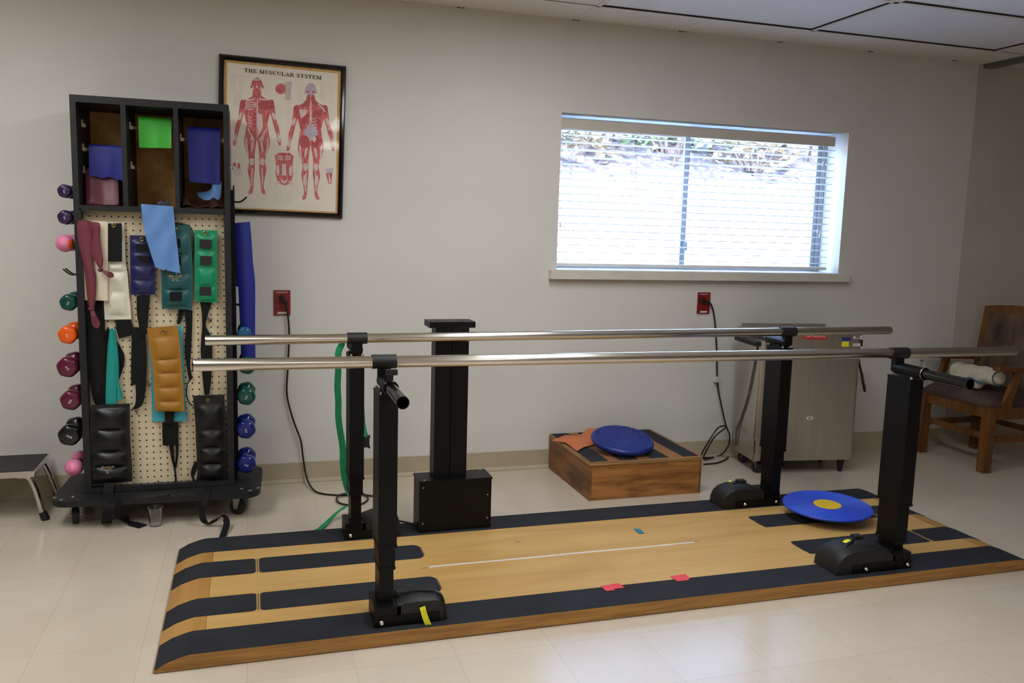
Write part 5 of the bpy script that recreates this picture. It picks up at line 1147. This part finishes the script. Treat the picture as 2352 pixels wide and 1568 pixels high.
tube(bm, [V((p0.x, .055, mz1+.030)), V((p1.x, .055, mz1+.030))], .007, 14); lh = obj('lid_handle', bm, CHROME, hp, local=True)
bm = B()
for x in (p0.x, p1.x-.02): box(bm, x, x+.022, .044, .066, mz1+.0155, mz1+.029)
obj('handle_post', bm, RUBBER, lh, local=True, bevel=.002)
bm = B(); box(bm, -.030, -.016, .0, md-.03, .705, .728); box(bm, -.016, .0, .004, .03, .705, .728); box(bm, -.016, 0, md-.06, md-.034, .705, .728); sh = obj('push_handle', bm, RUBBER, hp, local=True, bevel=.003)
mbox('handle_trim', CHROME, sh, -.026, -.019, .004, md-.034, .728, .7295)
mbox('corner_strip', CHROME, hp, -.0015, .006, -.0015, .006, mz0+.0, mz0+.12, bevel=.001)
bm = B(); tube(bm, catmull([V((-.004, .03, .70)), V((-.006, .05, .6)), V((-.006, .10, .42)), V((-.006, .17, .28)), V((-.008, .21, .20)), V((-.006, .22, .11))], 6), .0045, 8); obj('supply_cord', bm, mat('grey_cord', (74, 72, 70), .5), hp, local=True)
mbox('control_knob', RUBBER, hp, mw, mw+.04, .06, .09, .70, .735, bevel=.003)
bm = B(); box(bm, mw-.004, mw+.002, .022, md-.02, mz0+.05, mz1-.01); obj('side_panel', bm, mat('dark_steel', (86, 84, 82), .4, .8), hp, local=True)
for x, y, kind in ((.05, .05, 'w'), (.06, md-.05, 'w'), (mw-.045, .045, 'f'), (mw-.05, md-.05, 'f')):
    if kind == 'f':
        bm = B(); lathe(bm, [(0, .001), (.011, .001), (.013, .006), (.020, .062), (.021, mz0), (0, mz0)], (x, y, 0), n=20); obj('foot', bm, RUBBER, hp, local=True)
    else:
        bm = B(); lathe(bm, [(0, -.012), (.026, -.012), (.031, -.006), (.031, .006), (.026, .012), (0, .012)], (x, y, .0315), (.5, 1, 0), 26); cw = obj('caster_wheel', bm, RUBBER, hp, local=True)
        bm = B(); box(bm, x-.02, x+.02, y-.022, y+.022, mz0-.006, mz0); box(bm, x-.018, x-.014, y-.016, y+.016, .03, mz0-.004); obj('caster_plate', bm, ZINC, cw, local=True)
def plate(name, x0, y0, x1, y1, mt, par=body, d=.0015):
    a, b = mf(x0, y0), mf(x1, y1); z0, z1 = sorted((a.z, b.z)); bm = B(); box(bm, min(a.x, b.x), max(a.x, b.x), -d, .0, z0, z1); return obj(name, bm, mt, par, local=True), (a+b)/2, z1-z0
REDL = mat('red_label', (206, 34, 32), .4)
o, c_, h = plate('brand_label', 1845, 768.5, 1900, 779, REDL)
bm = B(); text_bm(bm, 'CHATTANOOGA', V((c_.x, -.0017, c_.z+.002)), (1, 0, 0), (0, 0, 1), .0158); obj('lettering', bm, WHITE, o, local=True, smooth=0)
plate('blue_sticker', 1934, 774.5, 1953, 783, mat('blue_label', (34, 48, 120), .5)); plate('yellow_sticker', 1934, 784, 1949, 796, YEL)
o, c_, h = plate('white_sticker', 1961, 770, 1978, 777.5, WHITE); bm = B(); box(bm, c_.x-.014, c_.x+.014, -.0024, -.0014, c_.z-.005, c_.z+.005); obj('sticker_print', bm, mat('grey_print', (110, 108, 100), .5), o, local=True)
plate('torn_sticker', 1959, 788, 1976, 795, mat('silver_sticker', (196, 194, 190), .5))
o, c_, h = plate('white_sticker', 1853, 957, 1867, 963, WHITE); bm = B(); box(bm, c_.x-.010, c_.x+.010, -.0024, -.0014, c_.z-.003, c_.z+.003); obj('sticker_print', bm, mat('grey_print', (110, 108, 100), .5), o, local=True)
# tongs hanging on the right side
A_ = MA @ V((mw+.014, .06, .66)); t = thing('tongs', 'long tongs hanging off the right side of the steel cabinet', 'tongs', A_)
bm = B(); p = [A_, A_+V((.016, -.002, -.06)), A_+V((.032, -.004, -.11)), A_+V((.045, -.006, -.15))]
ribbon(bm, p, .012, V((0, 1, .0)), .003); ribbon(bm, [q+V((.005, 0, -.004)) for q in p], .012, V((0, 1, .0)), .003); obj('arm', bm, mat('tong_steel', (120, 104, 94), .35, .9), t)
bm = B(); ribbon(bm, [p[2]+V((.004, 0, .004)), p[3], p[3]+V((.014, -.002, -.045)), p[3]+V((.018, -.002, -.065))], [.010, .02, .024, .006], V((.3, 1, 0)), .008); obj('tip', bm, mat('tong_tip', (60, 48, 42), .6), t)
bm = B(); box(bm, .0, .014, -.01, .01, -.006, .006, M=Matrix.Translation(MA @ V((mw+.001, .10, .668)))); obj('hook', bm, ZINC, hp) if False else bm.free()

# ------------------------------------------------------------------ armchair with towel
CWD = wood('armchair_wood', (118, 74, 32), (82, 48, 18), .38, (9, 9, 1.2), 3.2, coat=.2)
UPH = mat('worn_brown_upholstery', (76, 58, 50), .8, var=.25, scale=7, bump=.3, bscale=120, lo=(44, 31, 30)); 
UPB = mat('worn_back_upholstery', (106, 82, 58), .8, scale=11, bump=.25, bscale=120, lo=(48, 34, 31), stretch=(1, 1, .55))
ch = thing('armchair', 'worn wooden armchair with dark padded seat at far right', 'armchair', (4.13, -.36, 0))
def cp(name, bm, par=ch, bevel=.006, mt=CWD, **k): return obj(name, bm, mt, par, bevel=bevel, **k)
for x, y in ((3.945, -.595), (3.935, -.135), (4.36, -.595), (4.36, -.135)):
    bm = B(); box(bm, x-.026, x+.026, y-.026, y+.026, .001, .374); cp('leg', bm)
bm = B(); box(bm, 3.925, 3.952, -.57, -.16, .312, .372); cp('seat_rail', bm)
for y in (-.608, -.135):
    bm = B(); box(bm, 3.97, 4.335, y-.012, y+.012, .305, .372); cp('seat_rail', bm)
bm = B(); box(bm, 4.35, 4.375, -.57, -.16, .312, .372); cp('seat_rail', bm)
for a in ((3.935, 3.958, -.57, -.16, .19, .222), (4.345, 4.368, -.57, -.16, .19, .222)): bm = B(); box(bm, *a); cp('stretcher', bm, bevel=.004)
for y in (-.60, -.135): bm = B(); box(bm, 3.97, 4.335, y-.011, y+.011, .17, .205); cp('stretcher', bm, bevel=.004)
bm = B(); nx = 16; rows = []
for i in range(nx+1):
    u = i/nx; row = []
    for j in range(nx+1):
        v = j/nx; e = min(1, min(u, 1-u)/.12, 9)*1.0; e2 = min(1, min(v, 1-v)/.12); h = .022+.040*math.sin(PI/2*e)*math.sin(PI/2*e2)+.012*math.sin(PI*u)*math.sin(PI*v)
        row.append(V((3.912+.44*u, -.618+.505*v, .374+h)))
    rows.append(row)
grid(bm, rows, (0, 0, -.012)); 
for r in bm.verts:
    pass
box(bm, 3.914, 4.35, -.616, -.115, .374, .394); obj('seat_cushion', bm, UPH, ch, smooth=60)
# raked back
b0, b1 = V((4.345, 0, .40)), V((4.405, 0, .905)); rk_ = (b1-b0).normalized(); nb = V((-rk_.z, 0, rk_.x))
def bk(y, s, d=0): return V((b0.x, y, b0.z))+rk_*s+nb*d
LB = (b1-b0).length
for y0_, y1_ in ((-.618, -.575), (-.135, -.092)):
    bm = B(); prism(bm, [bk(y0_, -.06), bk(y1_, -.06), bk(y1_, LB-.05), bk(y0_, LB-.05)], nb*.034); cp('back_stile', bm)
bm = B(); N = 14; top_ = [bk(-.618+.526*k/N, LB-.012+.022*math.sin(PI*k/N)) for k in range(N+1)]; prism(bm, [bk(-.618, LB-.05), bk(-.092, LB-.05)]+top_[::-1], nb*.034); cp('top_rail', bm)
bm = B(); rows = []
for i in range(13):
    u = i/12; rows.append([bk(-.575+.44*j/12, .03+(LB-.075)*u, .036+.018*math.sin(PI*u)**.4*math.sin(PI*j/12)**.4) for j in range(13)])
grid(bm, rows, nb*-.03); obj('back_upholstery', bm, UPB, ch, smooth=60)
for y in (-.622, -.115):
    bm = B(); prism(bm, [V((3.935, y-.022, .585)), V((3.925, y, .585)), V((3.935, y+.026, .585)), V((4.40, y+.022, .560)), V((4.40, y-.018, .560))], (0, 0, .024)); ar = cp('arm_rest', bm, bevel=.008)
    bm = B(); pth = [V((4.045, y, .315)), V((4.035, y, .38)), V((4.045, y, .44)), V((4.075, y, .52)), V((4.085, y, .588))]
    ribbon(bm, pth, [.04, .05, .045, .04, .05], V((1, 0, 0)), .026, 6); cp('arm_support', bm, ar, .004)
# towel
t = thing('towel', 'folded cream towel with blue hem lying on the armchair seat', 'towel', (4.10, -.35, .44))
TW = mat('cream_terry', (206, 198, 174), .95, var=.06, scale=30, bump=.7, bscale=300); BL_ = mat('blue_hem', (66, 84, 112), .9)
def lobe(a, b, ra, rb, seed, m_=TW, fl=.72):
    bm = B(); q = random.Random(seed); pts = catmull([a, a.lerp(b, .33)+V((0, 0, q.uniform(-.004, .006))), a.lerp(b, .66), b], 5); n = 22; rings = []
    d = (b-a).normalized(); u = V((0, 0, 1)).cross(d).normalized(); w_ = d.cross(u)
    for i, p in enumerate(pts):
        f = i/(len(pts)-1); r = (ra+(rb-ra)*f)*(1+.06*math.sin(i*1.3+seed)); e = min(1, .55+f*8, .55+(1-f)*8)
        rings.append([bm.verts.new(p+(u*math.cos(2*PI*k/n)*r*e+w_*math.sin(2*PI*k/n)*r*fl*e)*(1+.05*math.sin(3*2*PI*k/n+seed+i*.2))) for k in range(n)])
    for r0, r1 in zip(rings, rings[1:]):
        for k in range(n): bm.faces.new((r0[k], r0[(k+1) % n], r1[(k+1) % n], r1[k]))
    bm.faces.new(rings[0][::-1]); bm.faces.new(rings[-1]); return bm
pa, pb2 = at(2200, 852, 'x', 4.08), at(2296, 868, 'x', 4.02)
obj('fold', lobe(pa, pb2, .066, .054, 1, fl=.86), TW, t, smooth=60)
obj('fold', lobe(at(2188, 866, 'x', 4.01), at(2250, 882, 'x', 3.985), .050, .040, 3, fl=.7), TW, t, smooth=60)
bm = B(); d_ = (pb2-pa).normalized(); u_ = V((0, 0, 1)).cross(d_).normalized(); w_ = d_.cross(u_); tube(bm, [pb2+d_*.001+u_*(.044*math.cos(2*PI*k/24))+w_*(.040*math.sin(2*PI*k/24)) for k in range(24)], .0032, 8, close=True, hint=d_); obj('hem', bm, BL_, t)
bm = B(); tube(bm, catmull([at(2214, 874, 'x', 3.97), at(2226, 868, 'x', 3.965), at(2244, 876, 'x', 3.96), at(2262, 882, 'x', 3.965)], 5), .007, 8); obj('hem', bm, BL_, t)

# ------------------------------------------------------------------ step stool
st = thing('step_stool', 'low chrome step stool with black rubber top at the left edge', 'step stool', (-1.10, -.19, 0))
sx0, sx1, sy0, sy1, sz = -1.33, -.872, -.335, -.050, .222
bm = B(); rows = []
for dz, d_ in ((-.030, .007), (-.002, 0)):
    rows.append([V((sx0+d_, sy0+d_, sz+dz)), V((sx1-d_, sy0+d_, sz+dz)), V((sx1-d_, sy1-d_, sz+dz)), V((sx0+d_, sy1-d_, sz+dz))])
v_ = [[bm.verts.new(p) for p in r] for r in rows]
for k in range(4): bm.faces.new((v_[0][k], v_[0][(k+1) % 4], v_[1][(k+1) % 4], v_[1][k]))
bm.faces.new(v_[0][::-1]); bm.faces.new(v_[1]); tp = obj('rim', bm, CHROME, st, bevel=.004)
bm = B(); box(bm, sx0+.008, sx1-.008, sy0+.008, sy1-.008, sz-.004, sz); obj('rubber_top', bm, mat('ribbed_rubber', (46, 46, 47), .7, var=.15, scale=10, stretch=(1, 8, 1), bump=.3, bscale=60), st, bevel=.002)
for ax, ay in ((1, -1), (1, 1), (-1, -1), (-1, 1)):
    xa_, ya_ = (sx1 if ax > 0 else sx0), (sy1 if ay > 0 else sy0)
    top_p = V((xa_-ax*.05, ya_-ay*.022, sz-.026)); ft = V((xa_+ax*.029, ya_+ay*(-.014 if ay < 0 else .010), .0))
    bm = B(); pth = catmull([top_p-V((ax*.02, 0, 0)), top_p+V((ax*.02, 0, -.008)), top_p.lerp(ft, .35)+V((ax*.018, 0, .0)), ft.lerp(top_p, .12)], 7); tube(bm, pth, .0125, 16); lg = obj('leg', bm, CHROME, st, smooth=60)
    bm = B(); d_ = (pth[-1]-pth[-3]).normalized(); tube(bm, [pth[-1]-d_*.012, V((ft.x, ft.y, .001))], [.015, .0175], 16); obj('rubber_tip', bm, RUBBER, lg)
